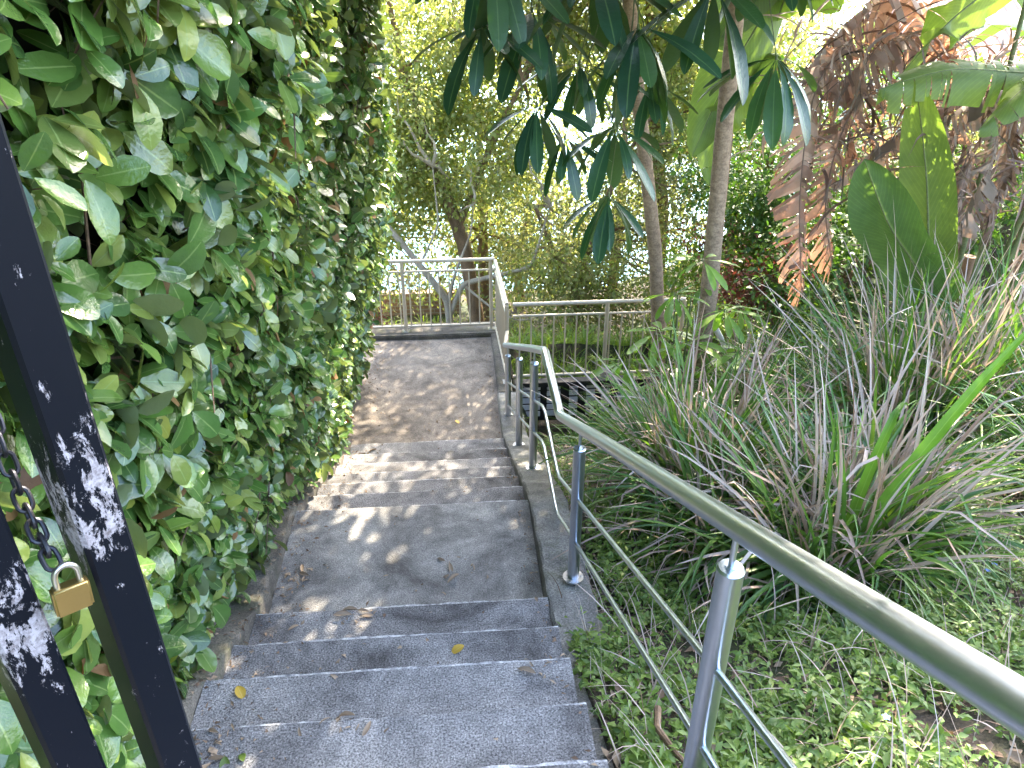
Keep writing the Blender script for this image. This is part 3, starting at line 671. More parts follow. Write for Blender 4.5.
link('broad_leaf', blades('broad_leaf', B, np.array([.3, 1.0, .5, .0, 2.2]), np.array([1.2, 1.47, 1.1, .8, 1.4]), np.array([1.6, 1.2, 1.0, .85, .95]), np.array([.032, .026, .021, .018, .018]), np.array([.1, .15, .3, .6, .2]), T_BL), c1, [M['strap_big']])
clump((2.15, 3.05), 190, (.5, 1.1), 'spiky clump with drooping blades touching the nearest clump on its right', 1.0)
clump((1.45, 3.15), 150, (.45, .95), 'thin spiky clump touching the nearest clump on its left, close to the handrail', 1.3)
clump((1.42, 3.75), 300, (.6, 1.15), 'spiky clump with many dry pinkish blades leaning left in front of the umbrella tree trunks', 1.0, droop=(.2, 1.6))
clump((1.5, 4.9), 220, (.4, .85), 'smaller green clump just behind the upper handrail bend', .25, spread=.2)
clump((3.3, 4.55), 560, (.8, 1.65), 'large rounded spiky clump below the banana leaves at the right', .7, spread=.4)
clump((4.25, 4.9), 520, (.8, 1.75), 'large spiky clump at the far right edge', .6, spread=.4)
clump((2.55, 5.1), 420, (.6, 1.2), 'spiky clump of grey dry blades behind the nearest clump', .9, spread=.35, droop=(.5, 2))
clump((3.55, 3.25), 260, (.5, 1.1), 'low strap leaf clump at the right edge above the weeds', .2, spread=.25, el=(.3, 1.2))
clump((1.15, 6.2), 60, (.15, .35), 'grassy clump in front of the slatted screen', .15, spread=.25)
clump((1.65, 6.1), 120, (.3, .6), 'grassy clump at the foot of the thinner umbrella tree trunk', .15, spread=.25)

# ------------------------------------------------------------ weeds and grass
def scatter(n, region, dens=None):
    X = rng.uniform(region[0], region[1], n); Y = rng.uniform(region[2], region[3], n)
    if dens is not None: k = rng.uniform(0, 1, n) < dens(X, Y); X, Y = X[k], Y[k]
    return X, Y
def weeds(name, n, region, k, sz, h, mat, dens=None, label='weeds'):
    X, Y = scatter(n, region, dens); m_ = len(X); Z = gz(X, Y)
    H = rng.uniform(.3, 1, m_) * h; T = nrm(np.stack([rng.normal(0, .35, m_), rng.normal(0, .35, m_), np.ones(m_)], 1))
    tt = rng.uniform(.15, 1, (m_, k)); B = np.stack([X, Y, Z], 1)[:, None] + T[:, None] * (H[:, None] * tt)[..., None]
    a = rng.uniform(0, 6.28, (m_, k)); el = rng.uniform(-.2, .7, (m_, k))
    D = np.stack([np.cos(a) * np.cos(el), np.sin(a) * np.cos(el), np.sin(el)], -1); N = np.array([0, 0, 1.0]) + rng.normal(0, .3, (m_, k, 3))
    L = rng.uniform(sz[0], sz[1], (m_, k)).ravel()
    o = link(name, leaves(name, B.reshape(-1, 3), D.reshape(-1, 3), N.reshape(-1, 3), L, L * rng.uniform(.15, .27, len(L)), T_SM, rng.uniform(0, .8, len(L)), .3), None, [mat])
    return tag(o, kind='stuff')
def patchy(X, Y):
    v_ = np.sin(X * 4.1 + 1) * np.sin(Y * 3.7) + .6 * np.sin(X * 9 + Y * 7) + .5
    near = np.where(Y < 2.7, sm(.38, .5, X), sm(.56, .75, X))
    return np.clip(.38 + .5 * v_, .1, 1) * near
weeds('weeds', 24000, (.38, 5.2, .4, 4.6), 8, (.018, .05), .14, M['weed'], patchy)
weeds('weeds', 3500, (.56, 4, 3.5, 6.6), 8, (.016, .04), .12, M['weed'], patchy)
weeds('weeds', 2200, (.42, .66, .9, 6.3), 6, (.008, .022), .045, M['weed'], lambda X, Y: .35 + .3 * np.sin(Y * 6) )
weeds('weeds', 900, (-1.3, 2.5, 8.6, 9.8), 8, (.02, .05), .15, M['lime'])
def grass(name, n, region, L_, W, mat, droop=(.4, 1.6), dens=None):
    X, Y = scatter(n, region, dens); m_ = len(X)
    o = link(name, blades(name, np.stack([X, Y, gz(X, Y)], 1), rng.uniform(0, 6.28, m_), rng.uniform(.6, 1.5, m_), rng.uniform(L_[0], L_[1], m_), rng.uniform(W[0], W[1], m_), rng.uniform(droop[0], droop[1], m_), T_BL5), None, [mat])
    return tag(o, kind='stuff')
grass('grass', 2600, (.55, 5, .5, 5), (.05, .16), (.0012, .0028), M['weed2'], dens=patchy)
grass('grass', 1400, (.44, .95, .9, 6.5), (.04, .12), (.001, .002), M['weed2'])
grass('grass', 3200, (.6, 4.0, 7.1, 9.2), (.15, .5), (.004, .009), M['lime'])
grass('grass', 5000, (-3.5, 1.5, 9.5, 14.5), (.1, .35), (.003, .008), M['lime'])
grass('dry_grass', 2600, (.45, 4.5, .6, 5), (.1, .45), (.0012, .003), M['strap_dead'], (.0, 1.0))
X, Y = scatter(9000, (.40, 4.6, .5, 6)); n = len(X); L = rng.uniform(.02, .07, n); D = rng.normal(size=(n, 3)); D[:, 2] *= .25
tag(link('leaf_mulch', leaves('leaf_mulch', np.stack([X, Y, gz(X, Y) + .012], 1), D, np.array([[0, 0, 1.0]]) + rng.normal(0, .4, (n, 3)), L, L * .25, T_SM, rng.uniform(-.5, 1, n), .4), None, [M['litter']]), kind='stuff')

# ------------------------------------------------------------ banana group
def paddle(name, pts, hw, side, parent, mat, split=.0, sag=.15, cup=.25, nseg=26, nv=4, ragged=.03, rib=.012, ribmat='stemgreen', droop_tip=0):
    pts = [Vector(p) for p in pts]; side = Vector(side).normalized()
    def cur(u):
        n_ = len(pts) - 1; s_ = u * n_; i = min(int(s_), n_ - 1); f = s_ - i
        p0, p1, p2, p3 = pts[max(i - 1, 0)], pts[i], pts[i + 1], pts[min(i + 2, n_)]
        return .5 * ((2 * p1) + (p2 - p0) * f + (2 * p0 - 5 * p1 + 4 * p2 - p3) * f * f + (3 * p1 - p0 - 3 * p2 + p3) * f ** 3)
    V = []; Fs = []; UV = []
    prof = lambda u: min(1, (u * 6) ** .6) * (1 - max(0, (u - .45) / .55) ** 2.6)
    for sg in (-1, 1):
        i = 0
        while i < nseg:
            run = 1
            while i + run < nseg and random.random() > split: run += 1
            tw = random.uniform(-1, 1) * split; dr = random.uniform(0, 1) * split; ln = 1 - random.random() * split * .5
            b = len(V)
            for r_ in range(run + 1):
                u = (i + r_) / nseg; uu = u
                if split > 0 and 0 < r_ == run: uu = u - (.12 + .3 * split) / nseg
                p = cur(u); pe = cur(max(0, uu)); tg = (cur(min(1, u + .02)) - cur(max(0, u - .02))).normalized()
                sd_ = (side - tg * side.dot(tg)).normalized(); nn = tg.cross(sd_)
                if nn.z < 0: nn = -nn
                wd = hw * max(prof(u), .02)
                for j in range(nv + 1):
                    v_ = j / nv
                    base = p.lerp(pe, v_)
                    q = base + sd_ * sg * wd * v_ * ln + nn * wd * (cup * v_ - (cup + sag) * v_ * v_) + tg * wd * v_ * .25
                    q += Vector((0, 0, -1)) * (dr * v_ * v_ * hw * 1.3) + nn * (tw * .18 * v_ * hw)
                    q += nn * random.uniform(-ragged, ragged) * hw * v_ * .5
                    V.append(q); UV.append((.5 + sg * v_ * .5, u))
            for r_ in range(run):
                for j in range(nv):
                    a = b + r_ * (nv + 1) + j; Fs.append((a, a + 1, a + nv + 2, a + nv + 1))
            i += run
    lf = link(name, npmesh(name, [tuple(v_) for v_ in V], Fs, UV), parent, [mat])
    mb = MB(); mb.tube([cur(u) - Vector((0, 0, .004)) for u in np.linspace(0, 1, 14)], [rib * (1 - .8 * u) for u in np.linspace(0, 1, 14)], 8); mb.build('midrib', M[ribmat] if isinstance(ribmat, str) else ribmat, lf)
    return lf
bz = float(gz(4.0, 6.3))
bn = empty('banana_plant', (3.9, 6.3, bz), 'banana plant with upright green paddle leaves at the right', 'plant')
CB = Vector((4.25, 6.1, bz))
def stalk(a, b, parent, r=.02, mat='stemgreen'):
    a, b = Vector(a), Vector(b); m_ = (a + b) / 2 + (b - a).cross(Vector((0, 0, 1))) * .03
    mb = MB(); mb.tube([a, m_, b], [r * 1.5, r * 1.1, r * .7], 10); mb.build('leaf_stalk', M[mat], parent)
paddle('leaf', [(4.05, 5.85, -.75), (3.92, 5.8, -.45), (3.72, 5.8, .2), (3.46, 5.82, .9)], .21, (.86, -.5, .2), bn, M['ban_lt'], .03, .1, .25, rib=.014)  # lighter material stands in for sun shining through this leaf
stalk((4.2, 6.0, bz), (4.05, 5.85, -.75), bn)
paddle('leaf', [(3.80, 5.45, -.85), (3.66, 5.45, -.5), (3.30, 5.46, -.08), (3.02, 5.5, .40)], .28, (.75, -.35, -.45), bn, M['ban'], .05, .1, .5, rib=.014)
stalk((4.1, 5.9, bz), (3.80, 5.45, -.85), bn)
paddle('leaf', [(4.4, 6.2, 1.75), (4.0, 6.1, 1.46), (3.7, 6.0, 1.25), (3.42, 5.95, .93)], .22, (.7, .2, .7), bn, M['ban_lt'], .12, .15, .1)
paddle('leaf', [(4.55, 5.5, .95), (4.0, 5.5, .98), (3.5, 5.5, 1.0), (3.02, 5.5, .88)], .19, (.1, .75, .65), bn, M['ban_lt'], .5, .4, .3, nseg=44)
paddle('leaf', [(4.6, 5.3, 1.4), (4.2, 5.25, 1.12), (3.9, 5.2, .95), (3.6, 5.15, .66)], .18, (.3, .8, .5), bn, M['ban_lt'], .3, .5, .2)
paddle('leaf', [(4.7, 5.3, .5), (4.45, 5.2, .85), (4.2, 5.15, .92), (3.9, 5.1, .8)], .17, (.2, .9, .3), bn, M['ban'], .25, .6, .2)
paddle('leaf', [(4.9, 6.6, 1.2), (4.7, 6.6, 1.5), (4.4, 6.6, 1.75), (4.0, 6.6, 1.7)], .22, (.3, .8, .5), bn, M['ban_lt'], .2, .4, .2)
for p in ((4.4, 6.2, 1.75), (4.55, 5.5, .95), (4.6, 5.3, 1.4), (4.7, 5.3, .5), (4.9, 6.6, 1.2)): stalk((4.5 + rnd(.2), 6.2 + rnd(.2), bz), p, bn, .022)
for x, y in ((4.35, 6.3), (4.7, 6.5), (4.95, 5.9)):
    mb = MB(); mb.tube([(x, y, bz - .1), (x + rnd(.1), y, bz + .8), (x + rnd(.15), y, bz + 1.8)], [.11, .09, .06], 14); mb.build('stem', M['ban_dark'] if 0 else M['bark_br'], bn)
# dry torn leaves hanging on it
paddle('dry_leaf', [(4.4, 6.9, .9), (3.98, 6.95, 1.3), (3.55, 6.9, 1.32), (3.1, 6.9, .85)], .30, (.1, .5, -.9), bn, M['ban_dead'], .6, .6, .2, nseg=60, ragged=.12, ribmat=M['ban_dead'])
paddle('dry_leaf', [(4.5, 6.8, .7), (4.05, 6.7, 1.1), (3.6, 6.6, 1.05), (3.2, 6.6, .7)], .26, (.1, .5, -.9), bn, M['ban_dead'], .7, .8, .2, nseg=60, ragged=.12, ribmat=M['ban_dead'])
paddle('dry_leaf', [(3.3, 6.6, 1.1), (3.05, 6.55, .75), (3.05, 6.5, -.1), (3.22, 6.45, -1.05)], .25, (1, .2, 0), bn, M['ban_dead'], .8, .5, .2, nseg=75, ragged=.15, ribmat=M['ban_dead'])
paddle('dry_leaf', [(3.55, 6.6, .8), (3.35, 6.55, .4), (3.3, 6.5, -.2), (3.45, 6.45, -.75)], .22, (1, .3, 0), bn, M['ban_dead'], .85, .5, .2, nseg=60, ragged=.15, ribmat=M['ban_dead'])
paddle('dry_leaf', [(4.35, 6.3, .9), (4.0, 6.25, .62), (3.6, 6.25, .35), (3.2, 6.25, .0)], .16, (.2, .5, -.85), bn, M['ban_dead'], .6, .4, .2, nseg=40, ragged=.12, ribmat=M['ban_dead'])
paddle('dry_leaf', [(4.9, 5.9, .6), (4.5, 5.9, .78), (4.1, 5.9, .74), (3.7, 5.9, .5)], .2, (.2, .3, -.95), bn, M['ban_dark'], .7, .5, .2, nseg=50, ragged=.15, ribmat=M['ban_dead'])
for i in range(9):
    x = random.uniform(3.95, 5.0); y = random.uniform(5.8, 6.5); z = random.uniform(.2, .9)
    paddle('dry_leaf', [(x, y, z), (x + rnd(.12), y - .05, z - .3), (x + rnd(.2), y - .08, z - .75), (x + rnd(.3), y - .1, z - 1.15)], random.uniform(.09, .16), (1, rnd(.5), rnd(.3)), bn, M['ban_dark' if i % 3 else 'ban_dead'], .85, .6, .4, nseg=45, ragged=.2, ribmat=M['ban_dead'], rib=.008)
# loose hanging ribbons
n = 420; B = np.stack([rng.uniform(3.1, 5.1, n), rng.uniform(5.9, 7.0, n), rng.uniform(-.1, 1.2, n)], 1)
o = link('shreds', blades('shreds', B, rng.uniform(0, 6.28, n), rng.uniform(-1.3, .9, n), rng.uniform(.2, .7, n), rng.uniform(.005, .016, n), rng.uniform(.4, 2.4, n), T_BL, 2.0), bn, [M['ban_dark']])
n = 200; B = np.stack([rng.uniform(2.8, 4.2, n), rng.uniform(6.4, 7.1, n), rng.uniform(0, 1.3, n)], 1)
link('shreds', blades('shreds', B, rng.uniform(0, 6.28, n), rng.uniform(-1.2, .9, n), rng.uniform(.2, .6, n), rng.uniform(.006, .02, n), rng.uniform(.2, 2, n), T_BL, 2.0), bn, [M['ban_dead']])
# a second one, farther, with yellowish leaves behind the umbrella trees
b2 = empty('banana_plant', (2.9, 7.6, -2.3), 'banana plant with wide yellow green leaves behind the thicker umbrella tree trunk', 'plant')
paddle('leaf', [(2.95, 7.55, 1.5), (2.85, 7.5, 1.2), (2.55, 7.3, .75), (2.2, 7.0, .1)], .30, (.8, .3, .4), b2, M['ban_lt'], .06, .2, .2)
paddle('leaf', [(3.0, 7.6, 1.3), (2.9, 7.6, 1.6), (2.7, 7.5, 1.45), (2.45, 7.4, 1.0)], .28, (.9, -.2, .2), b2, M['ban_lt'], .06, .2, .2)
paddle('leaf', [(3.05, 7.6, 1.2), (3.15, 7.6, 1.5), (3.3, 7.5, 1.55), (3.5, 7.3, 1.3)], .26, (.5, -.8, .3), b2, M['ban_lt'], .1, .2, .2)
paddle('leaf', [(3.0, 7.6, .9), (2.8, 7.4, .75), (2.5, 7.2, .35), (2.4, 7.0, -.15)], .24, (.7, .5, .5), b2, M['ban_lt'], .1, .3, .2)
mb = MB(); mb.tube([(2.70, 7.7, -2.8), (2.76, 7.65, -.5), (2.70, 7.6, 1.3)], [.07, .06, .04], 14); mb.build('stem', M['bark_br'], b2)
b3 = empty('banana_plant', (6.2, 7.6, -1.5), 'banana plant with broad leaves at the far right behind the dry leaves', 'plant')
for i in range(7):
    a = i * .95; c_ = Vector((6.2, 7.6, .5)); d = Vector((math.cos(a), math.sin(a), 0))
    paddle('leaf', [c_, c_ + d * .4 + Vector((0, 0, .5)), c_ + d * .9 + Vector((0, 0, .7)), c_ + d * 1.4 + Vector((0, 0, .3 + rnd(.3)))], .27, d.cross(Vector((0, 0, 1))), b3, M['ban'], .15, .3, .2)
mb = MB(); mb.tube([(6.2, 7.6, -2.6), (6.2, 7.6, .6)], [.14, .07], 14); mb.build('stem', M['bark_br'], b3)

# ------------------------------------------------------------ background trees and shrubs
def cloud(clumps, per, size, mat, name, parent, spread=.16, wid=(.2, .34), down=.3, tm=T_TINY, bend=.2):
    """clumps (n,3); leaves gathered round each clump centre"""
    n = len(clumps); c_ = np.repeat(np.asarray(clumps), per, 0); m_ = len(c_)
    r_ = rng.normal(size=(m_, 3)); P = c_ + r_ * spread * np.array([1, 1, .6]); D = nrm(r_ + rng.normal(0, .7, (m_, 3))); D[:, 2] -= down
    N = rng.normal(0, .55, (m_, 3)) + [0, 0, 1]; L = rng.uniform(size[0], size[1], m_)
    return link(name, leaves(name, P, D, N, L, L * rng.uniform(wid[0], wid[1], m_), tm, rng.uniform(0, bend * 2, m_), .2), parent, [mat])
def clumps_in(ells, n, hollow=.35):
    out = []
    w_ = np.array([a[1][0] * a[1][1] * a[1][2] for a in ells]); w_ = w_ / w_.sum()
    for (c_, r_), q in zip(ells, w_):
        k = max(1, int(n * q)); d = rand_unit(k); rad = (hollow + (1 - hollow) * rng.uniform(0, 1, k)) ** .6
        p = np.asarray(c_) + d * rad[:, None] * np.asarray(r_) * (1 + .18 * np.sin(d[:, :1] * 9 + 2) + .12 * np.sin(d[:, 2:] * 13))
        out.append(p)
    return np.concatenate(out)
def limbs(mb, start, targets, r0=.03, r1=.006, via=None):
    for tg in targets:
        s_ = Vector(start); e = Vector(tg); m_ = s_.lerp(e, .5) + Vector((random.uniform(-.15, .15), random.uniform(-.1, .1), random.uniform(-.1, .2))) * (e - s_).length
        q = [s_, s_.lerp(m_, .5) + Vector((rnd(.05), rnd(.05), rnd(.05))), m_, m_.lerp(e, .5) + Vector((rnd(.06), rnd(.06), rnd(.06))), e]
        mb.tube(q, [r0, r0 * .8, r0 * .6, r0 * .35 + r1 * .5, r1], 8)
def tree(name, label, trunkpts, rs, ells, ncl, per, size, mats, tmat, spread=.16, nl=26, wid=(.2, .34), cat='tree', tm=T_TINY, down=.3, group=None):
    b = Vector(trunkpts[0][0]); e = empty(name, b, label, cat, group)
    mb = MB()
    for tp, r_ in zip(trunkpts, rs):
        P, Rr = trunk_mesh(tp, r_, .06); mb.tube(P, Rr, 12)
    mb.build('trunk', M[tmat], e)
    cl = clumps_in(ells, ncl); 
    mb = MB(); src = [Vector(p) for tp in trunkpts for p in tp[1:]]
    for i in rng.permutation(len(cl))[:nl]:
        t_ = Vector(cl[i]); s_ = min(src, key=lambda q: (q - t_).length); limbs(mb, s_, [t_], .022 + .01 * random.random(), .004)
    mb.build('limbs', M[tmat], e)
    k = len(cl); o_ = 0
    for mt, fr in mats:
        q = int(k * fr); cloud(cl[o_:o_ + q] if o_ + q < k else cl[o_:], per, size, M[mt], 'crown', e, spread, wid, down, tm); o_ += q
    return e
G = lambda x, y: float(gz(x, y)) - .1
tree('leaning_tree', 'brown trunked tree with fine yellow green leaves beyond the far balustrade', [[(.35, 11.6, G(.35, 11.6)), (.35, 11.6, -3.6), (.15, 11.6, -2.2), (-.25, 11.7, -1.0), (-.6, 11.9, .2), (-.8, 12, 1.3)], [(.1, 11.6, -1.9), (.6, 11.8, -.8), (1.1, 12, .1)]],
     [[.13, .12, .11, .09, .06, .03], [.06, .05, .03]], [((-.9, 12.2, .4), (1.5, 1.2, 1.2)), ((.2, 12.2, -.9), (1.4, 1.1, .95)), ((-.9, 11.6, -1.3), (.9, .7, .9)), ((1.2, 12.6, .8), (1.3, 1, .9))], 1100, 36, (.05, .11), [('yel', .8), ('olive', .2)], 'bark_br', .15)
tree('forked_tree', 'pale slender forked tree with bare arching branches just beyond the far balustrade', [[(-.1, 10.6, G(-.1, 10.6)), (-.1, 10.6, -3.3), (-.12, 10.6, -2.75), (-.5, 10.6, -2.2), (-.95, 10.7, -1.6), (-1.3, 10.8, -1.0)], [(-.1, 10.6, -3.0), (.1, 10.6, -2.5), (.6, 10.5, -2.35), (1.1, 10.4, -2.2), (1.35, 10.4, -1.3)], [(-.12, 10.6, -2.8), (.0, 10.5, -2.3), (.25, 10.5, -1.7), (.3, 10.6, -1.3)], [(-.5, 10.6, -2.2), (-.2, 10.6, -1.6), (-.25, 10.7, -.8)], [(.1, 10.6, -2.5), (.5, 10.4, -2.8), (.9, 10.3, -3.0), (1.2, 10.2, -2.9)]],
     [[.07, .06, .055, .045, .035, .02], [.04, .04, .035, .025, .01], [.03, .022, .014, .005], [.018, .014, .008], [.02, .016, .012, .006]], [((-.9, 10.8, -.3), (.9, .6, .8)), ((.6, 10.7, -1.0), (.9, .6, .5))], 150, 26, (.035, .08), [('yel', .85), ('olive', .15)], 'bark_pale', .13, 16)
tree('olive_tree', 'grey green fine leaved tree beyond the handrail end with small pale leaves', [[(1.9, 11.2, G(1.9, 11.2)), (1.9, 11.2, -3), (2.1, 11.2, -2), (2.5, 11.2, -.9)], [(1.9, 11.2, -3.0), (1.5, 11, -2.2), (1.2, 11, -1.5)]], [[.09, .08, .06, .03], [.05, .04, .02]],
     [((1.7, 11.2, -2.2), (1.0, .9, .8)), ((2.9, 11.4, -1.5), (1.0, .9, 1.1)), ((1.4, 10.6, -3.0), (.8, .6, .5)), ((2.5, 10.4, -2.9), (1.1, .7, .6)), ((3.5, 11.8, -.3), (1.2, .9, .7)), ((1.4, 10.4, -2.3), (.8, .6, .6)), ((2.4, 10.2, -2.4), (1.0, .6, .6)), ((3.4, 9.8, -2.6), (.8, .5, .6))], 900, 30, (.035, .085), [('olive', .6), ('yel', .4)], 'bark_br', .15, 40)
tree('tall_tree', 'tall yellow green tree seen between the two umbrella tree trunks', [[(3.6, 12.5, G(3.6, 12.5)), (3.5, 12.4, -2), (3.2, 12.3, -.5), (3.0, 12.3, 1.0), (2.9, 12.3, 2.4)], [(3.3, 12.3, -.7), (2.6, 12.2, .3), (2.0, 12.3, 1.2)]], [[.12, .11, .09, .07, .03], [.06, .045, .02]],
     [((2.6, 12.6, .5), (1.3, 1.0, .9)), ((4.2, 12.2, .3), (1.3, 1, 1.1)), ((3.0, 12.5, 1.9), (2.0, 1.3, .9)), ((2.2, 10.6, 2.4), (2.2, 1.7, .7)), ((3.2, 9.0, 2.5), (1.6, 1.2, .5))], 1250, 36, (.06, .12), [('yel', .75), ('lime', .25)], 'bark_br', .17, 46)  # overhead crown lobes are out of view, added to shade the far landing
tree('leafy_shrub', 'dense green shrub with bright leaves right of the thicker umbrella tree trunk', [[(4.0, 9.2, G(4.0, 9.2)), (3.9, 9.2, -1.6), (3.9, 9.2, -.6)]], [[.06, .05, .02]],
     [((3.6, 9.1, -.6), (.8, .7, .7)), ((4.3, 9.2, -1.2), (.9, .7, .8)), ((3.3, 8.9, -1.7), (.7, .6, .6)), ((4.1, 8.6, -2.1), (.8, .5, .5))], 430, 30, (.04, .09), [('green', .62), ('lime', .18), ('redleaf', .12), ('olive', .08)], 'bark_br', .12, 22, cat='shrub', tm=T_SM)
tree('russet_shrub', 'russet leaved shrub below the hanging dry banana leaf', [[(3.7, 7.9, G(3.7, 7.9)), (3.65, 7.9, -2.0), (3.6, 7.9, -1.5)]], [[.03, .025, .01]],
     [((3.45, 7.9, -1.55), (.55, .3, .35)), ((3.7, 7.7, -1.0), (.35, .3, .4))], 110, 24, (.035, .075), [('redleaf', .65), ('green', .35)], 'bark_br', .09, 12, cat='shrub', tm=T_SM)
tree('lime_shrub', 'low lime green shrub behind the nearest spiky clump', [[(2.9, 7.4, G(2.9, 7.4)), (2.9, 7.4, -2.2)]], [[.02, .01]],
     [((2.7, 7.35, -1.95), (.6, .35, .45)), ((3.5, 7.0, -1.85), (.6, .35, .4)), ((2.9, 6.5, -2.05), (.6, .3, .3))], 260, 28, (.025, .055), [('lime', .6), ('green', .4)], 'bark_br', .08, 8, cat='shrub', tm=T_SM)
tree('ground_shrub', 'dark green shrub on the bank between the russet shrub and the upright banana leaves', [[(4.2, 7.4, G(4.2, 7.4)), (4.2, 7.4, -1.7), (4.2, 7.4, -1.3)]], [[.03, .02, .01]],
     [((3.9, 7.4, -1.4), (.7, .4, .5)), ((4.8, 7.5, -1.0), (.8, .5, .6)), ((5.6, 7.6, -.6), (.8, .5, .7)), ((4.4, 8.4, -1.0), (1.0, .5, .6)), ((5.6, 8.6, -.5), (1.0, .5, .7))], 420, 26, (.05, .11), [('green', .75), ('olive', .25)], 'bark_br', .12, 12, cat='shrub', tm=T_SM)
tree('orange_shrub', 'small orange leaved shrub at the end of the hedge beyond the far balustrade', [[(-1.35, 9.9, G(-1.35, 9.9)), (-1.35, 9.9, -3.0), (-1.3, 9.9, -2.6)]], [[.02, .015, .008]],
     [((-1.3, 9.9, -2.75), (.35, .25, .5))], 40, 22, (.03, .06), [('redleaf', .5), ('yel', .5)], 'bark_br', .08, 8, cat='shrub')
bgt = [('left behind the hedge end', (-3.2, 12.5), 2.4, 'yel'), ('right behind the banana plants', (6.5, 11.0), 2.4, 'green'), ('at the far right beside the tiled roof', (10.0, 11.5), 2.2, 'lime'), ('low down the slope past the dense green shrub', (5.4, 13.8), 2.2, 'yel'), ('by the water beyond the olive coloured tree', (1.4, 15.2), 1.3, 'olive'), ('beyond the right edge of the view', (9.0, 8.2), 1.9, 'green'), ('by the water left of the leaning trunk', (-1.6, 14.2), 1.7, 'yel'), ('by the water behind the leaning trunk', (.6, 14.0), 1.5, 'yel'), ('by the water right of the olive coloured tree', (3.2, 14.6), 1.7, 'yel')]
for lb_, (x, y), s_, mt in bgt:
    g0 = G(x, y); top = {'yel': 1.2, 'green': .4, 'lime': .2, 'olive': -2.2}[mt]; hgt = top - g0 - (.9 if 'by the water' in lb_ and mt == 'yel' else 0)
    tree('broadleaf_tree', 'leafy tree ' + lb_, [[(x, y, g0), (x + rnd(.2), y, g0 + hgt * .4), (x + rnd(.4), y, g0 + hgt * .8)]], [[.12, .09, .04]],
         [((x, y, g0 + hgt * .75), (s_, s_ * .7, hgt * .35)), ((x - s_ * .4, y, g0 + hgt * .42), (s_ * .8, s_ * .6, hgt * .3)), ((x + s_ * .5, y, g0 + hgt * .4), (s_ * .8, s_ * .6, hgt * .3))], 250 if 'by the water' in lb_ else 420, 26, (.06, .13), [(mt, .7), ('olive' if mt != 'olive' else 'yel', .3)], 'bark_br', .2, 20)

# brick garden wall and house with tiled roof
m, t, b, out = newmat('brick'); v = coord(t)
mp = t.nodes.new('ShaderNodeMapping'); mp.inputs['Rotation'].default_value = (R(90), 0, 0); t.links.new(v, mp.inputs[0])
bk = t.nodes.new('ShaderNodeTexBrick'); t.links.new(mp.outputs[0], bk.inputs[0]); bk.inputs['Color1'].default_value = (.26, .15, .1, 1); bk.inputs['Color2'].default_value = (.33, .2, .14, 1); bk.inputs['Mortar'].default_value = (.35, .3, .25, 1)
bk.inputs['Scale'].default_value = 1; bk.inputs['Brick Width'].default_value = .23; bk.inputs['Row Height'].default_value = .086; bk.inputs['Mortar Size'].default_value = .01
t.links.new(bk.outputs[0], b.inputs['Base Color']); b.inputs['Roughness'].default_value = .9; M['brick'] = m
mb = MB(); mb.box((-2.0, 15.0, -4.75), (4.2, .23, .75)); o = mb.build('garden_wall', M['brick'], smooth=False); tag(o, 'low red brick garden wall seen through the far balustrade', 'wall')
ho = empty('house', (13.2, 17.5, -3), 'house with pinkish corrugated tile roof behind the banana leaves', 'house')
m, t, b, out = newmat('roof_tile'); v = coord(t)
wv_ = t.nodes.new('ShaderNodeTexWave'); wv_.inputs['Scale'].default_value = 1.1; wv_.inputs['Distortion'].default_value = .3; t.links.new(v, wv_.inputs['Vector'])
t.links.new(ramp(t, [(.2, (.30, .13, .1)), (.7, (.62, .36, .3))], wv_.outputs[0]).outputs[0], b.inputs['Base Color']); bump(t, wv_.outputs[0], 1, .06, b); b.inputs['Roughness'].default_value = .8; M['roof'] = m
mb = MB(); mb.add([(9.3, 14.9, -.55), (17, 14.9, -.55), (17, 17.5, 1.0), (9.3, 17.5, 1.0), (9.3, 20.1, -.55), (17, 20.1, -.55), (9.3, 14.9, -.63), (17, 14.9, -.63), (17, 17.5, .92), (9.3, 17.5, .92), (9.3, 20.1, -.63), (17, 20.1, -.63)],
                  [(0, 1, 2, 3), (3, 2, 5, 4), (6, 9, 8, 7), (9, 10, 11, 8), (0, 6, 7, 1), (4, 5, 11, 10), (0, 3, 9, 6), (3, 4, 10, 9), (1, 7, 8, 2), (2, 8, 11, 5)])
mb.build('roof', M['roof'], ho, smooth=False)
M['render'] = plain('rendered_wall', (.55, .5, .44), .8, 0, 3, .15)
mb = MB(); mb.box((13.2, 17.5, -2.7), (7.0, 4.4, 4.3)); mb.build('wall', M['render'], ho, smooth=False)
M['pane'] = plain('window_glass', (.03, .04, .05), .08)
for x in (10.6, 13.0, 15.4):
    mb = MB(); mb.box((x, 15.28, -1.5), (1.2, .05, 1.0)); f_ = mb.build('window', M['pale_slat'], ho, bevel=.01)
    mb = MB(); mb.box((x, 15.25, -1.5), (1.05, .02, .85)); mb.build('pane', M['pane'], f_)

# pale pipe rail beside the trunk
e = empty('stair_rail', (2.2, 6.0, -2.2), 'short pale sloping rail behind the thicker umbrella tree trunk', 'railing')
mb = MB(); mb.tube([(2.13, 6.2, -.93), (2.52, 5.85, -1.58)], .026, 14); mb.build('rail', M['pale_pipe'], e)
mb = MB(); mb.tube([(2.48, 5.88, -1.52), (2.48, 5.88, -2.2)], .018, 12); mb.build('post', M['pale_pipe'], e)
mb = MB(); mb.tube([(2.17, 6.17, -1.0), (2.17, 6.17, -2.6)], .018, 12); mb.build('post', M['pale_pipe'], e)

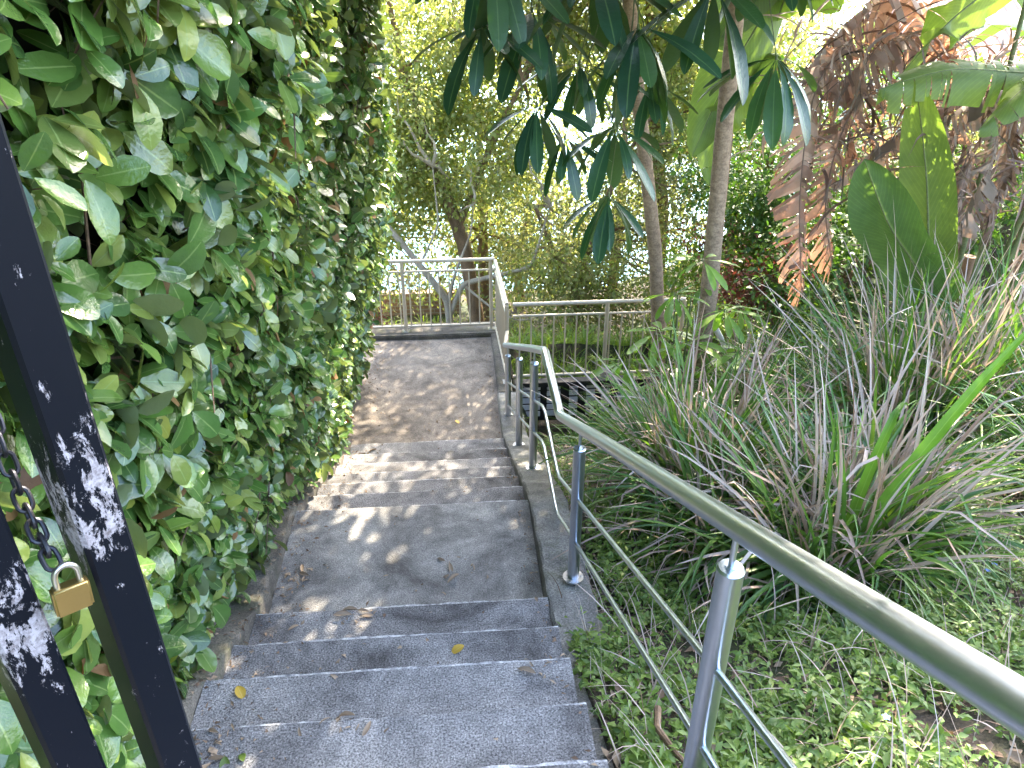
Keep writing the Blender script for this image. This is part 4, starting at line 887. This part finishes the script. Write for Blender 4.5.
# ------------------------------------------------------------ litter on the steps
def surf(x, y):
    if y < NOSE[-1]: return stair_z(y)
    return -2.236
curl = []
for i in range(5):
    L = .05 + .012 * i
    me = leaves('fallen_leaf', [(0, 0, .002)], [(1, 0, .05)], [(0, .1, 1)], L, L * (.08 + .022 * i), T_OV, [.5, .9, 1.2, .2, 1.5][i], [1.0, .8, .6, 1.2, .3][i], .1); me.materials.append(M['litter']); curl.append(me)
flat = leaves('fallen_leaf', [(0, 0, .004)], [(1, 0, .02)], [(0, .1, 1)], .06, .019, T_OV, .2, .3, .05); M['ylitter'] = leafmat('yellow_litter', [(.5, .3, .04), (.6, .4, .06)], .5, .2, rib=(.6, .45, .15)); flat.materials.append(M['ylitter'])
glit = leaves('fallen_leaf', [(0, 0, .004)], [(1, 0, .05)], [(0, .1, 1)], .06, .018, T_OV, .3, .3, .05); glit.materials.append(M['weed'])
piles = [((-.80, 2.42), .10, 9, 'beside the left ledge where the upper flight meets the landing', (.05, .07)), ((-.52, 2.62), .10, 8, 'left of centre at the start of the middle landing', 0), ((-.88, 3.05), .09, 7, 'against the hedge foot on the middle landing', 0), ((-.48, 2.12), .12, 8, 'on the fifth step left of centre', 0),
         ((-.80, 2.12), .08, 4, 'near the ledge on the fifth step', 0), ((-.44, 1.72), .12, 10, 'in a loose pile on the step above', 0), ((-.80, 1.62), .12, 9, 'in the near left corner with small green leaves', 0), ((-.70, 1.3), .09, 8, 'lowest at left beside the gate foot', 0), ((.24, 2.0), .10, 6, 'near the right kerb on the fifth step', 0), ((-.05, 3.0), .25, 6, 'scattered thinly on the middle landing', 0), ((-.4, 6.3), .45, 12, 'scattered over the start of the far landing', 0), ((-.85, 5.6), .1, 6, 'against the hedge at the foot of the lower flight', 0), ((-.85, 4.4), .1, 6, 'against the hedge on the lower flight', 0)]
for (c_, r_, n, lb_, _) in piles:
    grp = 'dry curled leaves ' + lb_
    for i in range(int(n * 2.3)):
        x = min(max(c_[0] + random.gauss(0, r_ * .5), -.94), .34); y = c_[1] + random.gauss(0, r_ * .4)
        o = bpy.data.objects.new('fallen_leaf', random.choice(curl)); C.objects.link(o); o.location = (x, y, surf(x, y) + .004 + .004 * random.random())
        s_ = random.uniform(.5, 1.0); o.scale = (s_, s_, s_); o.rotation_euler = (rnd(.4), rnd(.3), random.uniform(0, 6.28))
        tag(o, 'dry curled brown leaf ' + lb_, 'leaf', grp)
for (x, y, lb_, me) in ((-.845, 1.98, 'bright yellow oval leaf lying near the ledge on the fifth step', flat), (-.02, 2.25, 'small tan leaf in the middle of the fourth step down', flat), (-.05, 6.35, 'yellow leaf on the far landing', flat)):
    o = bpy.data.objects.new('fallen_leaf', me); C.objects.link(o); o.location = (x, y, surf(x, y) + .005); o.rotation_euler = (0, 0, random.uniform(0, 6)); tag(o, lb_, 'leaf')
for i in range(16):
    x, y = -.74 + random.gauss(0, .09), 1.5 + random.gauss(0, .13)
    o = bpy.data.objects.new('fallen_leaf', glit); C.objects.link(o); o.location = (x, y, surf(x, y) + .006); s_ = random.uniform(.4, .9); o.scale = (s_,) * 3; o.rotation_euler = (rnd(.3), rnd(.4), random.uniform(0, 6)); tag(o, 'small green leaf on the step near the gate foot', 'leaf', 'green leaves on the steps by the gate')
n = 2600; X = np.clip(-1.0 + np.abs(rng.normal(0, .13, n)) * rng.choice([1, 1, -1], n), -1.28, .33); Y = rng.uniform(.8, 8.1, n)
q = rng.uniform(0, 1, n) < .12; X[q] = rng.uniform(-.9, .34, q.sum()); q = (rng.uniform(0, 1, n) < .12); X[q] = .36 - np.abs(rng.normal(0, .03, q.sum()))
Z = np.array([(stair_z(y) if y < NOSE[-1] else -2.236) if x > -.96 else float(np.interp(y, [.7, 2.7, 3.62, 5.8, 8.3], [.0, -.955, -1.10, -2.13, -2.2])) for x, y in zip(X, Y)]) + .004
D = rng.normal(size=(n, 3)); D[:, 2] *= .12; L = rng.uniform(.008, .034, n)
tag(link('leaf_debris', leaves('leaf_debris', np.stack([X, Y, Z], 1), D, np.array([[0, 0, 1.0]]) + rng.normal(0, .4, (n, 3)), L, L * rng.uniform(.08, .3, n), T_SM, rng.uniform(0, 1, n), .5), None, [M['litter']]), kind='stuff')
# twig by the kerb
mb = MB(); mb.tube([(.60, 1.62, -.44), (.57, 1.52, -.40), (.60, 1.42, -.385), (.63, 1.34, -.36)], [.012, .011, .009, .006], 8); tag(mb.build('stick', M['bark_br']), 'brown stick lying on the soil beside the kerb', 'stick')
# blue flowers among the weeds
M['blue'] = plain('blue_petal', (.08, .2, .6), .6)
for i, (x, y) in enumerate(((2.35, 2.45), (2.42, 2.5), (1.75, 1.75), (1.25, 1.45), (2.55, 2.2), (1.0, 1.25), (2.0, 1.6))):
    z = float(gz(x, y)) + .10; a = np.arange(5) * 1.257
    me = leaves('flower', np.tile([0, 0, 0.0], (5, 1)), np.stack([np.cos(a), np.sin(a), np.full(5, .3)], 1), np.tile([0, 0, 1.0], (5, 1)), .014, .006, T_SM, .2, .2); me.materials.append(M['blue'])
    o = bpy.data.objects.new('flower', me); C.objects.link(o); o.location = (x, y, z); tag(o, 'tiny blue flower among the green weeds', 'flower', 'blue flowers in the weeds')
    mb = MB(); mb.tube([(x, y, z - .12), (x, y, z)], .0012, 5); s = mb.mesh('stem'); so_ = bpy.data.objects.new('stem', s); s.materials.append(M['stemgreen']); C.objects.link(so_); so_.parent = o; so_.matrix_parent_inverse = Matrix.Translation((-x, -y, -z))
